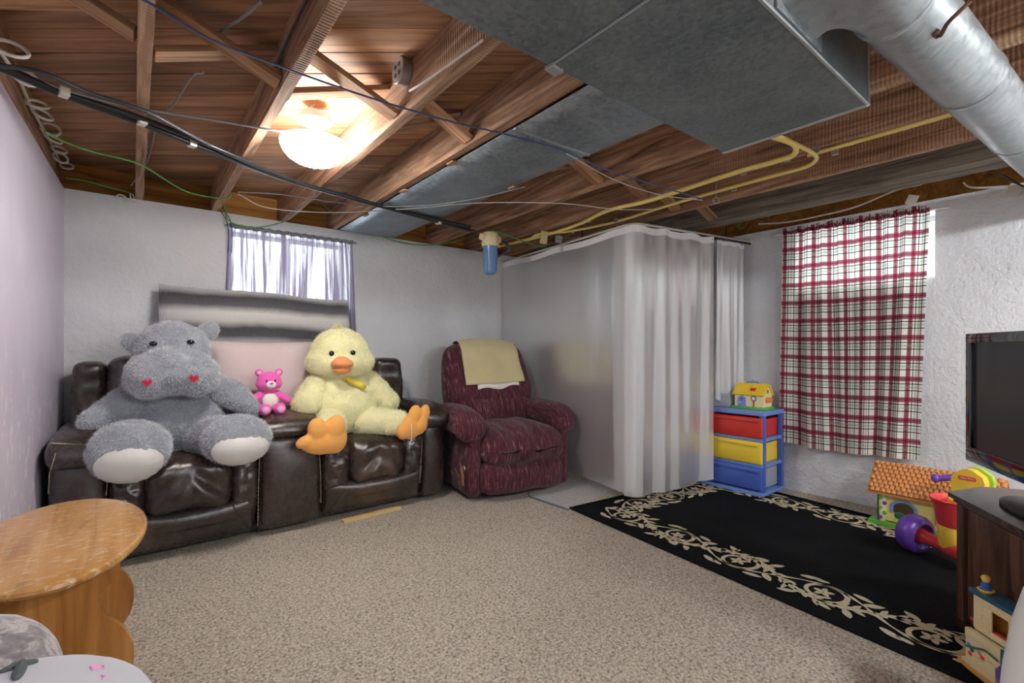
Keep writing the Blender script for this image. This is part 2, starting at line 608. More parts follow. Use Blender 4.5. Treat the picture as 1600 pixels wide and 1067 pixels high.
MAT['oak'] = wood('honey_oak', (166, 112, 50), (206, 154, 84), (226, 180, 110), 'Y', 0.75, 0.22, 0.05, scuff=0.4)
MAT['oak_v'] = wood('honey_oak_panel', (146, 94, 42), (188, 130, 66), (212, 160, 94), 'Z', 0.6, 0.35, 0.05)
MAT['walnut'] = wood('dark_walnut_laminate', (58, 36, 27), (98, 66, 50), (134, 98, 76), 'Z', 0.9, 0.35, 0.05)
MAT['walnut_h'] = wood('dark_walnut_top', (46, 28, 22), (76, 50, 40), (104, 74, 58), 'X', 0.9, 0.22, 0.05)
MAT['screen'] = plain('tv_screen', (34, 38, 40), 0.32)
MAT['gloss_black'] = plain('piano_black', (10, 10, 11), 0.06, coat=0.6)
# rug
t = NT('black_rug_pile'); v = t.coord(); n = t.noise(v, 160, 3); n2 = t.noise(v, 3, 4)
t.p(Base_Color=t.mix(0.5, t.ramp(n, [(0.3, (10, 11, 13)), (0.7, (30, 32, 35))]), t.ramp(n2, [(0.3, (12, 13, 16)), (0.8, (28, 30, 34))])), Roughness=0.95)
t.b.inputs['Specular IOR Level'].default_value = 0.1
t.bump(n, 0.6, 0.004); MAT['rug'] = t.m
MAT['cream_pile'] = plain('cream_rug_pile', (206, 196, 166), 0.95, bs=160, bst=0.5, var=0.12, vs=40)
MAT['mat'] = plain('grey_woven_mat', (176, 174, 170), 0.95, bs=140, bst=0.8, var=0.3, vs=110)
MAT['blue_edge'] = plain('slate_blue_binding', (96, 110, 128), 0.9)


def plastic(name, col, rough=0.32, bs=0):
    return plain(name, col, rough, bs=bs, bst=0.05)


for k, c in dict(red=(206, 52, 42), yellow=(240, 208, 64), blue=(72, 104, 190), lblue=(116, 148, 216), green=(96, 184, 74), cream=(238, 222, 176), purple=(112, 74, 182), tred=(222, 66, 72),
                 tyellow=(244, 204, 72), teal=(44, 94, 124), tan=(226, 168, 84), brown=(132, 84, 52), orange=(226, 134, 58), white=(238, 238, 236), skin=(240, 196, 150), lime=(160, 206, 60), dkgreen=(40, 120, 84), pink=(226, 130, 170)).items():
    MAT['p_' + k] = plastic('plastic_' + k, c)
t = NT('clear_plastic'); t.p(Base_Color=lin((206, 214, 226)), Roughness=0.25, Alpha=0.45); MAT['p_clear'] = t.m
MAT['p_roof'] = plastic('plastic_terracotta', (206, 140, 84), 0.45)
MAT['yellow_gas'] = plain('yellow_gas_line', (238, 214, 122), 0.4)
MAT['steel'] = plain('zinc_steel', (176, 180, 182), 0.35, 0.8)
MAT['rust'] = plain('rusty_strap', (98, 68, 52), 0.8, bs=40)
MAT['w_green'] = plain('green_wire', (84, 164, 72), 0.5)
MAT['w_white'] = plain('white_cable', (214, 210, 200), 0.5)
MAT['w_grey'] = plain('grey_cable', (136, 140, 146), 0.45)
MAT['w_blue'] = plain('blue_wire', (62, 84, 136), 0.45)
MAT['w_dark'] = plain('dark_cable', (52, 52, 56), 0.5)
MAT['filter_blue'] = plain('blue_filter_housing', (104, 142, 190), 0.25, coat=0.3)
MAT['ring'] = plain('white_ring_plastic', (226, 224, 216), 0.4)
# lamp bowl
t = NT('lit_lamp_bowl'); t.p(Base_Color=(1, 1, 1, 1), Emission_Color=(1.0, 0.97, 0.93, 1), Emission_Strength=BOWL_STRENGTH); MAT['bowl'] = t.m
t = NT('added_fill_lamp_bowl'); t.p(Base_Color=(1, 1, 1, 1), Emission_Color=(0.95, 0.98, 1.0, 1), Emission_Strength=FILL_LAMP_STRENGTH); MAT['fill_bowl'] = t.m


def cloth_shader(t, col, transl=0.5, transp=0.0, rough=0.8):
    """thin cloth: diffuse + translucent (+ partly see-through weave)"""
    d = t.n('ShaderNodeBsdfDiffuse'); t.set(d.inputs[0], col)
    tl = t.n('ShaderNodeBsdfTranslucent'); t.set(tl.inputs[0], col)
    m = t.n('ShaderNodeMixShader', None, Fac=transl); t.t.links.new(d.outputs[0], m.inputs[1]); t.t.links.new(tl.outputs[0], m.inputs[2])
    last = m
    if transp:
        tp = t.n('ShaderNodeBsdfTransparent')
        m2 = t.n('ShaderNodeMixShader', None, Fac=transp); t.t.links.new(m.outputs[0], m2.inputs[1]); t.t.links.new(tp.outputs[0], m2.inputs[2])
        last = m2
    t.t.links.new(last.outputs[0], t.out.inputs[0])
    return last


t = NT('grey_sheer_curtain'); dens = t.noise(t.coord('UV', (26, 0.8, 1)), 1.0, 4, 0.6)
cloth_shader(t, lin((128, 120, 138)), 0.22, t.ramp(dens, [(0.42, (0, 0, 0, 1)), (0.60, (0.6, 0.6, 0.6, 1))])); MAT['sheer'] = t.m
# frosted shower curtain: cloudy vinyl with a soft gloss
t = NT('frosted_shower_curtain'); v = t.coord()
last = cloth_shader(t, lin((250, 251, 252)), 0.28, 0.28)
g = t.n('ShaderNodeBsdfGlossy', None, Roughness=0.3)
bp = t.n('ShaderNodeBump', None, Height=t.noise(t.coord(scale=(1, 1, 0.4)), 14, 5, 0.6), Strength=0.35, Distance=0.01)
t.t.links.new(bp.outputs[0], g.inputs['Normal'])
fr = t.n('ShaderNodeFresnel', None, IOR=1.35)
m = t.n('ShaderNodeMixShader', None, Fac=t.math('MULTIPLY_ADD', fr.outputs[0], 0.6, 0.03))
t.t.links.new(last.outputs[0], m.inputs[1]); t.t.links.new(g.outputs[0], m.inputs[2]); t.t.links.new(m.outputs[0], t.out.inputs[0])
MAT['frost'] = t.m
t = NT('white_vinyl_hem'); cloth_shader(t, lin((252, 252, 252)), 0.05); MAT['hem'] = t.m
# plaid
t = NT('plaid_cotton'); se = t.n('ShaderNodeSeparateXYZ', None, Vector=t.n('ShaderNodeTexCoord').outputs['UV'])


def stripe(t, c, period, centre, hw):
    fr = t.math('FRACT', t.math('DIVIDE', c, period))
    return t.math('LESS_THAN', t.math('ABSOLUTE', t.math('SUBTRACT', fr, centre)), hw)


col = lin((240, 236, 228))
for ax in (0, 1):
    c = se.outputs[ax]
    P = 0.132 if ax == 0 else 0.138
    for (cen, hw, cl, op) in ((0.16, 0.12, (138, 26, 62), 0.85), (0.16, 0.014, (60, 20, 40), 0.8), (0.40, 0.024, (22, 42, 38), 0.9), (0.56, 0.05, (96, 150, 124), 0.4), (0.72, 0.024, (22, 42, 38), 0.9)):
        col = t.mix(t.math('MULTIPLY', stripe(t, c, P, cen, hw), op), col, lin(cl))
cloth_shader(t, col, 0.34); MAT['plaid'] = t.m
# window glass
t = NT('window_glass'); tp = t.n('ShaderNodeBsdfTransparent'); g = t.n('ShaderNodeBsdfGlossy', None, Roughness=0.05)
m = t.n('ShaderNodeMixShader', None, Fac=0.06); t.t.links.new(tp.outputs[0], m.inputs[1]); t.t.links.new(g.outputs[0], m.inputs[2]); t.t.links.new(m.outputs[0], t.out.inputs[0])
MAT['glass'] = t.m
MAT['win_frame'] = plain('white_window_frame', (226, 226, 224), 0.5)
# streaked grey velvet
t = NT('streaked_grey_fur'); n = t.noise(t.coord(scale=(9, 22, 22), rot=(0, 0, 0.6)), 1.3, 6, 0.65, 1.5)
t.p(Base_Color=t.ramp(n, [(0.3, (88, 84, 92)), (0.48, (140, 132, 132)), (0.6, (196, 190, 186)), (0.75, (110, 102, 104))]), Roughness=0.8); t.b.inputs['Sheen Weight'].default_value = 0.5
t.bump(n, 0.3, 0.01); MAT['streak'] = t.m
MAT['pale_plush'] = plain('pale_grey_plush', (198, 200, 207), 0.9, bs=60, bst=0.15, sheen=0.3)
MAT['dark_felt'] = plain('dark_green_grey_felt', (92, 98, 98), 0.9)

# ------------------------------------------------------------------ the room
XR, YB, ZT, ZS, YN = 4.03, 3.90, 2.06, 2.25, -2.4   # right wall, back wall, wall top / joist underside, subfloor, near wall
LX0, LX1 = -0.327, -0.54                            # left wall at the back wall and at the near wall


def lwx(y):
    return LX0 + (LX1 - LX0) * (YB - y) / (YB - YN)


floor = structure(mesh_obj('floor', box(-0.9, 4.4, YN - 0.2, 4.3, -0.1, 0.0), MAT['carpet'], smooth=False), 'beige speckled loop pile carpet covering the basement floor', 'floor')


def wall_with_hole(name, mat, axis, face, back, a0, a1, h0, h1, z0=0.0, z1=2.06, n=0):
    mb = MB()

    def bx(p0, p1, q0, q1):
        if axis == 'Y': mb.add(box(p0, p1, min(face, back), max(face, back), q0, q1))
        else: mb.add(box(min(face, back), max(face, back), p0, p1, q0, q1))
    bx(a0, h0[0], z0, z1); bx(h0[1], a1, z0, z1); bx(h0[0], h0[1], z0, h1[0]); bx(h0[0], h0[1], h1[1], z1)
    return mb.build(name, mat, smooth=False)


wb = structure(wall_with_hole('wall_back', MAT['wall'], 'Y', YB, 4.15, -0.75, 4.3, (0.53, 1.39), (1.42, 1.97)), 'white parged foundation wall behind the sofa', 'wall')
wr = structure(wall_with_hole('wall_right', MAT['wall'], 'X', XR, 4.28, YN, YB, (0.72, 1.53), (1.55, 1.99)), 'white parged wall behind the plaid curtain', 'wall')
V = [(LX0, YB, 0), (LX1, YN, 0), (LX1 - 0.2, YN, 0), (LX0 - 0.25, YB, 0)]
wl = structure(mesh_obj('wall_left', (V + [(x, y, ZT) for x, y, z in V], BOXF), MAT['lilac'], smooth=False), 'lilac painted side wall with pale scuffs', 'wall')
structure(mesh_obj('wall_near', box(-0.9, 4.4, YN - 0.2, YN, 0, ZS), MAT['wall'], smooth=False), 'white wall closing the room behind the viewer', 'wall')


def window(name, axis, pos, p0, p1, z0, z1, label):
    t = thing(name, label, 'window', (pos if axis == 'X' else (p0 + p1) / 2, pos if axis == 'Y' else (p0 + p1) / 2, z0))
    t['kind'] = 'structure'

    def bx(a, b, c, d, w0, w1):
        return box(a, b, pos + w0, pos + w1, c, d) if axis == 'Y' else box(pos + w0, pos + w1, a, b, c, d)
    mb = MB()
    w = 0.035
    for r in ((p0, p1, z0, z0 + w), (p0, p1, z1 - w, z1), (p0, p0 + w, z0 + w, z1 - w), (p1 - w, p1, z0 + w, z1 - w)):
        mb.add(bx(*r, 0.0, 0.05))
    pm = (p0 + p1) / 2
    mb.add(bx(pm - 0.018, pm + 0.018, z0 + w, z1 - w, 0.0, 0.045))
    mb.build('window_frame', MAT['win_frame'], t, False)
    for (a, b) in ((p0 + w, pm - 0.018), (pm + 0.018, p1 - w)):
        mesh_obj('pane', bx(a, b, z0 + w, z1 - w, 0.02, 0.024), MAT['glass'], t, False)
    return t


window('window_1', 'Y', 4.08, 0.53, 1.39, 1.42, 1.97, 'small white framed basement window behind the grey curtain')
window('window_2', 'X', 4.21, 0.72, 1.53, 1.55, 1.99, 'small white framed basement window behind the plaid curtain')

# ceiling: subfloor boards laid on the skew, joists, struts, sill and rim boards
ceil = structure(mesh_obj('ceiling', box(-0.9, 4.4, YN - 0.2, 4.3, ZS + 0.022, ZS + 0.06), MAT['dark_gap'], smooth=False), 'open timber basement ceiling of skewed boards on rough joists', 'ceiling')


def clip_poly(poly, nx, ny, d):
    out = []
    for i in range(len(poly)):
        a, b = poly[i], poly[(i + 1) % len(poly)]
        da, db = nx * a[0] + ny * a[1] - d, nx * b[0] + ny * b[1] - d
        if da <= 0: out.append(a)
        if da * db < 0:
            k = da / (da - db); out.append((a[0] + (b[0] - a[0]) * k, a[1] + (b[1] - a[1]) * k))
    return out


ang = math.radians(-38.5)
e, nrm = (math.cos(ang), math.sin(ang)), (-math.sin(ang), math.cos(ang))
rect = [(-0.6, YN), (4.25, YN), (4.25, 4.1), (-0.6, 4.1)]
lo = min(nrm[0] * p[0] + nrm[1] * p[1] for p in rect); hi = max(nrm[0] * p[0] + nrm[1] * p[1] for p in rect)
q = lo
while q < hi:
    w = random.choice((0.135, 0.14, 0.14, 0.16, 0.12))
    poly = clip_poly(clip_poly(rect, nrm[0], nrm[1], q + w - 0.005), -nrm[0], -nrm[1], -q)
    if len(poly) > 2:
        cx = sum(p[0] for p in poly) / len(poly); cy = sum(p[1] for p in poly) / len(poly)
        R = Matrix.Rotation(-ang, 2)
        loc = [R @ Vector((p[0] - cx, p[1] - cy)) for p in poly]
        dz = random.uniform(-0.002, 0.003)
        o = mesh_obj('plank', prism(loc, 0.022), MAT['plank'], ceil, False)
        o.location = (cx, cy, ZS + dz); o.rotation_euler = (0, 0, ang)
    q += w

JX = [(-0.40, -0.36), (0.008, 0.048), (0.425, 0.465), (0.866, 0.908), (1.238, 1.28), (1.70, 1.742), (2.148, 2.19), (2.578, 2.62), (2.995, 3.035)]
jmesh = None
for k, (a, b) in enumerate(JX):
    L = 4.1 - YN
    n = 40
    V = []; Fc = []
    for i in range(n + 1):
        y = YN + L * i / n
        j = lambda s: noise.noise((a * 9 + s, y * 2.3, s)) * 0.004
        V += [(a + j(1), y, ZT + j(2)), (b + j(3), y, ZT + j(4)), (b + j(5), y, ZS), (a + j(6), y, ZS)]
    for i in range(n):
        for m_ in range(4):
            p, q2 = i * 4 + m_, i * 4 + (m_ + 1) % 4
            Fc.append((p, q2, q2 + 4, p + 4))
    Fc += [(3, 2, 1, 0), (n * 4, n * 4 + 1, n * 4 + 2, n * 4 + 3)]
    mesh_obj('joist', (V, Fc), MAT['joist'], ceil, True, None, 30)
mesh_obj('joist', bbox(3.44, 3.60, YN, 4.1, ZT - 0.005, ZS, 0.008), MAT['weathered'], ceil, False)


def strut(x0, z0, x1, z1, y, w=0.075, th=0.022):
    d = Vector((x1 - x0, 0, z1 - z0)); L = d.length
    o = mesh_obj('bridging_strut', bbox(-L / 2, L / 2, -w / 2, w / 2, -th / 2, th / 2, 0.002), MAT['strut'], ceil, False)
    o.location = ((x0 + x1) / 2, y, (z0 + z1) / 2); o.rotation_euler = (0, -math.atan2(d.z, d.x), 0)


JE = JX + [(3.44, 3.60)]
for k in range(len(JE) - 1):
    if k == 4: continue
    a, b = JE[k][1], JE[k + 1][0]
    strut(a + 0.004, ZS - 0.022, b - 0.004, ZT + 0.022, 1.90 + 0.02 * math.sin(k * 2))
    strut(a + 0.004, ZT + 0.022, b - 0.004, ZS - 0.022, 1.985 + 0.02 * math.sin(k * 3))
    # rim board between the joist ends
    mesh_obj('rim_board', bbox(a - 0.002, b + 0.002, 4.02, 4.05, ZT, ZS, 0.003), MAT['ochre'], ceil, False)
mesh_obj('rim_board', bbox(1.28, 1.70, 4.02, 4.05, ZT, ZS, 0.003), MAT['ochre'], ceil, False)
mesh_obj('rim_board', bbox(3.60, 4.19, 4.02, 4.05, ZT, ZS, 0.003), MAT['ochre'], ceil, False)
mesh_obj('sill_plate', bbox(-0.6, 4.034, 3.905, 4.1, ZT - 0.03, ZT - 0.001, 0.004), MAT['ochre'], ceil, False)
mesh_obj('rim_board', bbox(4.15, 4.19, YN, 4.0, ZT, ZS, 0.003), MAT['ochre'], ceil, False)
mesh_obj('sill_plate', bbox(4.035, 4.2, YN, 4.0, ZT - 0.03, ZT - 0.001, 0.004), MAT['ochre'], ceil, False)
mesh_obj('rim_board', xf(bbox(-0.62, -0.58, YN, 4.0, ZT, ZS, 0.003), Matrix()), MAT['ochre'], ceil, False)

# ------------------------------------------------------------------ ductwork
DX0, DX1, DY0, DY1, DZ = -0.25, 1.765, 0.474, 0.932, 1.85
d = thing('trunk_duct', 'large flat rectangular galvanised trunk duct hung under the joists', 'duct', ((DX0 + DX1) / 2, (DY0 + DY1) / 2, DZ))
mesh_obj('duct_body', bbox(DX0, DX1, DY0, DY1, DZ, ZT - 0.006, 0.003), MAT['galv'], d, False)
for x in (0.877, 0.0):
    mesh_obj('drive_cleat', bbox(x - 0.016, x + 0.016, DY0 - 0.002, DY1 + 0.002, DZ - 0.005, DZ, 0.0015), MAT['galv'], d, False)
    mesh_obj('cleat_edge', bbox(x - 0.018, x - 0.014, DY0, DY1, DZ - 0.007, DZ - 0.001, 0.0008), MAT['seam'], d, False)
mesh_obj('cleat_tab', xf(bbox(-0.022, 0.022, -0.018, 0.012, -0.012, 0.0, 0.002), TR(0.877, DY1, DZ, 0.15)), MAT['seam'], d, False)
mb = MB()
mb.add(bbox(DX1 - 0.004, DX1 + 0.012, DY0, DY1 + 0.002, DZ - 0.004, DZ + 0.016, 0.002)); mb.add(bbox(DX1 - 0.004, DX1 + 0.012, DY0 - 0.004, DY0 + 0.01, DZ - 0.002, ZT - 0.008, 0.002))
mb.build('end_flange', MAT['seam'], d, False)
mesh_obj('corner_seam', bbox(DX0, DX1, DY0 - 0.004, DY0 + 0.003, DZ - 0.003, DZ + 0.004, 0.001), MAT['seam'], d, False)

pd = (math.cos(-0.075), math.sin(-0.075))
PZC, PR = 1.955, 0.088
p0 = Vector((1.46, 0.338, PZC))
d = thing('round_duct', 'round galvanised branch pipe with a boxy elbow off the trunk duct', 'duct', (1.46, 0.338, PZC))
secs = []
NS, SEG = 12, 40
for i in range(NS + 1):
    k = i / NS
    b0, b1, b2 = Vector((1.254, DY0 + 0.002, PZC)), Vector((1.254, 0.335, PZC)), p0
    c = b0 * (1 - k) ** 2 + b1 * 2 * k * (1 - k) + b2 * k * k
    tg = ((b1 - b0) * (1 - k) + (b2 - b1) * k).normalized()
    side = tg.cross(Vector((0, 0, 1))).normalized()
    ex = 0.16 + (1 - 0.16) * k ** 0.8
    ring = []
    for s_ in range(SEG):
        a = 2 * PI * s_ / SEG
        ca, sa = math.cos(a), math.sin(a)
        w, h = 0.112 * (1 - k) + PR * k, 0.076 * (1 - k) + PR * k
        ring.append(c + side * (w * math.copysign(abs(ca) ** ex, ca)) + Vector((0, 0, h * math.copysign(abs(sa) ** ex, sa))))
    secs.append(ring)
V = [p for r in secs for p in r]
Fc = [(i * SEG + k, i * SEG + (k + 1) % SEG, (i + 1) * SEG + (k + 1) % SEG, (i + 1) * SEG + k) for i in range(NS) for k in range(SEG)]
mesh_obj('elbow_boot', (V, Fc), MAT['pipe_galv'], d, True, None, 50)
mb = MB(); mb.add(bbox(1.254 - 0.13, 1.254 + 0.13, DY0 - 0.006, DY0, PZC - 0.094, PZC + 0.09, 0.002)); mb.build('collar_flange', MAT['pipe_galv'], d, False)
RM = Matrix.Rotation(-0.075, 4, 'Z') @ Matrix.Rotation(PI / 2, 4, 'Y')
pos = 0.0
pipes = []
for (L, r0, r1) in ((0.62, PR, PR), (0.66, PR - 0.001, PR - 0.001), (1.22, PR - 0.002, PR - 0.002)):
    m_ = Matrix.Translation(p0 + Vector((pd[0], pd[1], 0)) * pos) @ RM
    pipes.append(mesh_obj('pipe_section', lathe([(r0, 0), (r1, L)], 40, m_), MAT['pipe_galv'], d, True, None, 50))
    mesh_obj('joint_bead', lathe([(r0, -0.012), (r0 + 0.004, -0.008), (r0 + 0.004, 0.004), (r0, 0.010)], 40, m_), MAT['pipe_galv'], d)
    pos += L
tr_ = bvh(*pipes)
a_, n_ = hit(tr_, 1462, 52, 0.004)
if a_:
    sp = thing('strap_hanger', 'rusty bent strap hanger poking from the round galvanised pipe', 'strap', a_)
    mesh_obj('strap', tube([a_ - n_ * 0.006, a_ + n_ * 0.010] + [Vector((0, 0, CH)) + ray(u_, v_).normalized() * ((a_ - Vector((0, 0, CH))).length * k_) for u_, v_, k_ in ((1480, 37, 0.965), (1498, 19, 0.96), (1516, 2, 0.965))], 0.005, 6, 4), MAT['rust'], sp)
    mesh_obj('strap_end', xf(bbox(-0.012, 0.012, -0.008, 0.008, -0.004, 0.004, 0.002), frame(a_, n_)), MAT['rust'], sp, False)

d = thing('panned_duct', 'galvanised sheet panel nailed under two joists as a return duct', 'duct', (1.51, 2.4, ZT - 0.012))
for (y0, y1, z) in ((0.95, 1.61, -0.010), (1.60, 3.84, -0.007)):
    V = []; n = 24
    for i in range(n + 1):
        y = y0 + (y1 - y0) * i / n
        for j, x in enumerate((1.283, 1.40, 1.52, 1.64, 1.748)):
            V.append((x, y, ZT + z + (noise.noise((x * 3, y * 2.2, 1.0)) * 0.006 - 0.004 if 0 < j < 4 else 0)))
    Fc = [(i * 5 + j, i * 5 + j + 1, i * 5 + j + 6, i * 5 + j + 5) for i in range(n) for j in range(4)]
    o = mesh_obj('sheet', (V, Fc), MAT['pan'], d)
    o.modifiers.new('thick', 'SOLIDIFY').thickness = 0.002
mesh_obj('sheet_lap', bbox(1.282, 1.749, 1.595, 1.612, ZT - 0.016, ZT - 0.011, 0.001), MAT['seam'], d, False)
for (x, y) in ((1.276, 2.1), (1.276, 2.65), (1.29, 3.3), (1.752, 2.2)):
    mesh_obj('wood_shim', bbox(x - 0.02, x + 0.008, y - 0.03, y + 0.03, ZT - 0.018, ZT - 0.010, 0.001), MAT['strut'], d, False)


# ------------------------------------------------------------------ ceiling lamps: one in view, others added as fill
def ceiling_lamp(x, y, mat, label, view):
    t = thing('ceiling_lamp', label, 'lamp', (x, y, 2.14), 0, 'glass bowl ceiling lamps')
    m_ = Matrix.Translation((x, y, 0))
    prof = [(0.150, 2.06), (0.148, 2.045), (0.138, 2.02), (0.118, 1.995), (0.088, 1.977), (0.05, 1.966), (0.0, 1.962)]
    o = mesh_obj('glass_bowl', lathe(prof, 40, m_), mat, t)
    mesh_obj('light_block_pan', lathe([(0.0, 2.082), (0.088, 2.082), (0.092, 2.075), (0.088, 2.07), (0.0, 2.07)], 32, m_), MAT['steel'], t)  # unseen disc added to block part of the bowl's upward light
    mesh_obj('canopy', lathe([(0.0, 2.19), (0.075, 2.19), (0.078, 2.16), (0.06, 2.152), (0.0, 2.152)], 32, m_ @ Matrix.Translation((0, 0.0, 0))), MAT['steel'], t)
    mesh_obj('stem', lathe([(0.006, 1.955), (0.006, 2.16)], 10, m_), MAT['steel'], t)
    mesh_obj('finial', lathe([(0.0, 1.935), (0.008, 1.940), (0.010, 1.950), (0.016, 1.956), (0.016, 1.962)], 14, m_), MAT['steel'], t)
    mesh_obj('hanger_wire', tube([(x - 0.06, y, 2.15), (x - 0.03, y + 0.02, 2.22), (x, y, 2.245)], 0.003, 6), MAT['steel'], t)
    return t


LMP = (0.665, 2.33)
ceiling_lamp(*LMP, MAT['bowl'], 'lit white glass bowl ceiling lamp hanging between two joists', True)
for k, (x, y) in enumerate(((1.1, -1.2), (2.1, -1.5), (2.95, -1.1))):  # three unseen lamps added behind the camera as fill light
    ceiling_lamp(x, y, MAT['fill_bowl'], ['added fill lamp behind the viewer nearest the lilac wall', 'added fill lamp behind the viewer in mid ceiling', 'added fill lamp behind the viewer by the white side wall'][k], False)

# ------------------------------------------------------------------ electrical box on a joist
bc = PX(628, 112, 0.842)
d = thing('junction_box', 'round metal junction box with knockouts fixed to a joist', 'junction box', bc)
bm_ = Matrix.Translation(bc) @ Matrix.Rotation(-PI / 2, 4, 'Y') @ Matrix.Rotation(PI / 8, 4, 'Z')
mesh_obj('box_body', lathe([(0.0, -0.02), (0.052, -0.02), (0.052, 0.018), (0.05, 0.02), (0.0, 0.02)], 24, bm_), MAT['steel'], d)
for k in range(4):
    an = k * PI / 2 + 0.4
    mesh_obj('knockout', lathe([(0.0, 0.0), (0.009, 0.0), (0.009, 0.002), (0, 0.002)], 14, bm_ @ Matrix.Translation((math.cos(an) * 0.024, math.sin(an) * 0.024, 0.0195))), MAT['w_dark'], d)


def wire(name, pts, r, mat, label, cat='cable', n=6, sides=6, group=None):
    return tag(mesh_obj(name, tube(pts, r, sides, n), mat), label, cat, group)


def zs(pts):
    return [PZ(*p) for p in pts]


# ------------------------------------------------------------------ pipes and cables
Z1 = 2.03
base = [(-40, 92), (0, 106), (105, 150), (220, 192), (330, 236), (450, 281), (560, 312), (650, 337), (735, 360)]
for k, (dy, dz, lab) in enumerate(((0, 0, 'lower black water pipe running from the lilac wall to the blue filter'), (-7, 0.004, 'upper black water pipe strapped against its lower twin'))):
    wire('water_pipe', zs([(u, v + dy * max(0.4, 1 - u / 900) + (4 * math.sin(u / 80 + k) if k else 0), Z1 + dz) for u, v in base]), 0.013 if k == 0 else 0.011, MAT['hose'], lab, 'pipe', 6, 10)
wire('water_pipe', zs([(-30, 100, Z1), (60, 112, Z1), (140, 145, Z1), (230, 175, Z1), (300, 212, Z1), (400, 262, Z1 + 0.012), (520, 303, Z1 + 0.012), (700, 349, Z1 + 0.012), (745, 362, Z1)]), 0.008, MAT['w_dark'], 'thinner dark pipe twisting around the two black water pipes', 'pipe', 6, 8)
for k, (u, v, lab) in enumerate(((100, 145, 'lilac wall'), (222, 190, 'first clear joist'), (685, 347, 'sheet metal panel'), (300, 225, 'plain boards'))):
    p = PZ(u, v, Z1 - 0.002)
    tag(mesh_obj('pipe_strap', xf(bbox(-0.014, 0.014, -0.02, 0.02, -0.014, 0.016, 0.003), TR(p.x, p.y, p.z, 0.3)), MAT['w_white'], None, False), 'white strap around the black water pipes near the ' + lab, 'strap', 'straps on the water pipes')
wire('cable', zs([(-20, 95, 2.04), (40, 118, 2.04), (120, 146, 2.04), (220, 170, 2.045), (330, 187, 2.045), (430, 204, 2.05), (463, 208, 2.10)]), 0.0045, MAT['w_grey'], 'grey cable running from the lilac wall to the lamp')
wire('blue_wire', zs([(200, -8, 2.035), (232, 4, 2.04), (330, 62, 2.04), (450, 108, 2.045), (570, 150, 2.04), (690, 186, 2.045), (790, 210, 2.03), (880, 235, 2.02), (940, 262, 2.035), (1020, 288, 2.02), (1098, 311, 2.0)]), 0.0035, MAT['w_blue'], 'thin blue wire stretched under the joists to the eye hook')
wire('line_wire', zs([(885, 240, 2.035), (960, 281, 2.03), (1030, 304, 2.02), (1098, 313, 2.0)]), 0.0025, MAT['w_white'], 'thin white line tied to the eye hook under the joists')
hk = PZ(1119, 313, 1.985)
d = thing('eye_hook', 'long zinc eye hook screwed up into a joist', 'hook', hk)
mesh_obj('shank', tube([hk + Vector((0, 0, 0.02)), hk + Vector((0, 0, 0.10))], 0.004, 8, 1), MAT['steel'], d)
mesh_obj('eye', tube([hk + Vector((CS * 0.018 * math.cos(a), -SN * 0.018 * math.cos(a), 0.018 * math.sin(a))) for a in [2 * PI * k / 14 for k in range(14)]], 0.004, 8, 1, True), MAT['steel'], d)
ts = 1  # green ground wires along the wall top
wire('ground_wire', zs([(70, 205, 2.05), (90, 217, 2.05), (140, 236, 2.05), (190, 248, 2.045), (225, 260, 2.05), (270, 288, 2.05), (300, 302, 2.045), (350, 311, 2.05), (362, 306, 2.05)]), 0.004, MAT['w_green'], 'green ground wire looping from the white rings to the second joist')
wire('ground_wire', [PY(u, v, y) for u, v, y in ((102, 278, 3.86), (130, 282, 3.86), (165, 291, 3.86), (210, 303, 3.87))], 0.004, MAT['w_green'], 'short green wire lying along the top of the white back wall')
wire('ground_wire', [PY(u, v, y) for u, v, y in ((350, 318, 3.86), (358, 345, 3.84), (395, 355, 3.84), (435, 349, 3.84), (463, 335, 3.82), (490, 310, 3.80), (520, 332, 3.82), (570, 357, 3.84), (620, 377, 3.86), (670, 383, 3.86), (715, 376, 3.7), (745, 366, 3.4))], 0.004, MAT['w_green'], 'green ground wire drooping over the grey window curtain toward the blue filter')
wire('ground_wire', zs([(770, 360, 2.03), (800, 370, 2.02), (835, 383, 2.0), (852, 387, 2.0)]), 0.004, MAT['w_green'], 'short green wire beside the filter and shower rail')
for k, off in enumerate((0, 6)):
    wire('cable', [PY(u + off, v, 3.85) for u, v in ((338, 314), (345, 330), (354, 345), (357, 370), (356, 395))], 0.003, MAT['w_dark'], ['dark cable hanging beside the grey curtain, wall side', 'dark cable hanging beside the grey curtain, window side'][k])
wire('cable', zs([(318, 113, 2.10), (300, 120, 2.2), (270, 165, 2.2), (246, 190, 2.2), (236, 232, 2.2), (225, 262, 2.15), (205, 290, 2.08)]), 0.0045, MAT['w_grey'], 'grey cable drooping beside the first joist above the sofa')
wire('cable', zs([(372, 300, 2.05), (440, 304, 2.05), (560, 320, 2.03), (650, 322, 2.03), (735, 312, 2.03), (820, 292, 2.045)]), 0.003, MAT['w_grey'], 'thin grey cable crossing under the sheet metal panel')
wire('cable', zs([(372, 303, 2.05), (420, 325, 2.04), (520, 332, 2.03), (640, 326, 2.03), (750, 317, 2.03), (880, 318, 2.03), (960, 327, 2.03), (1030, 327, 2.02)]), 0.003, MAT['w_white'], 'thin white cable crossing under the joists to the eye hook')
wire('cable', [PX(u, v, 0.845) for u, v in ((617, 112), (606, 110), (598, 122), (594, 138), (583, 158))], 0.005, MAT['w_white'], 'white cable curling out of the round junction box')
wire('cable', zs([(640, 142, 2.075), (660, 130, 2.055), (700, 102, 2.052), (755, 62, 2.052)]), 0.0045, MAT['w_white'], 'white cable clipped along a joist from the round junction box')
wire('cable', [PX(u, v, 0.41) for u, v in ((480, 0), (455, 50), (432, 105))], 0.005, MAT['w_dark'], 'dark cable run along the side of the second joist')
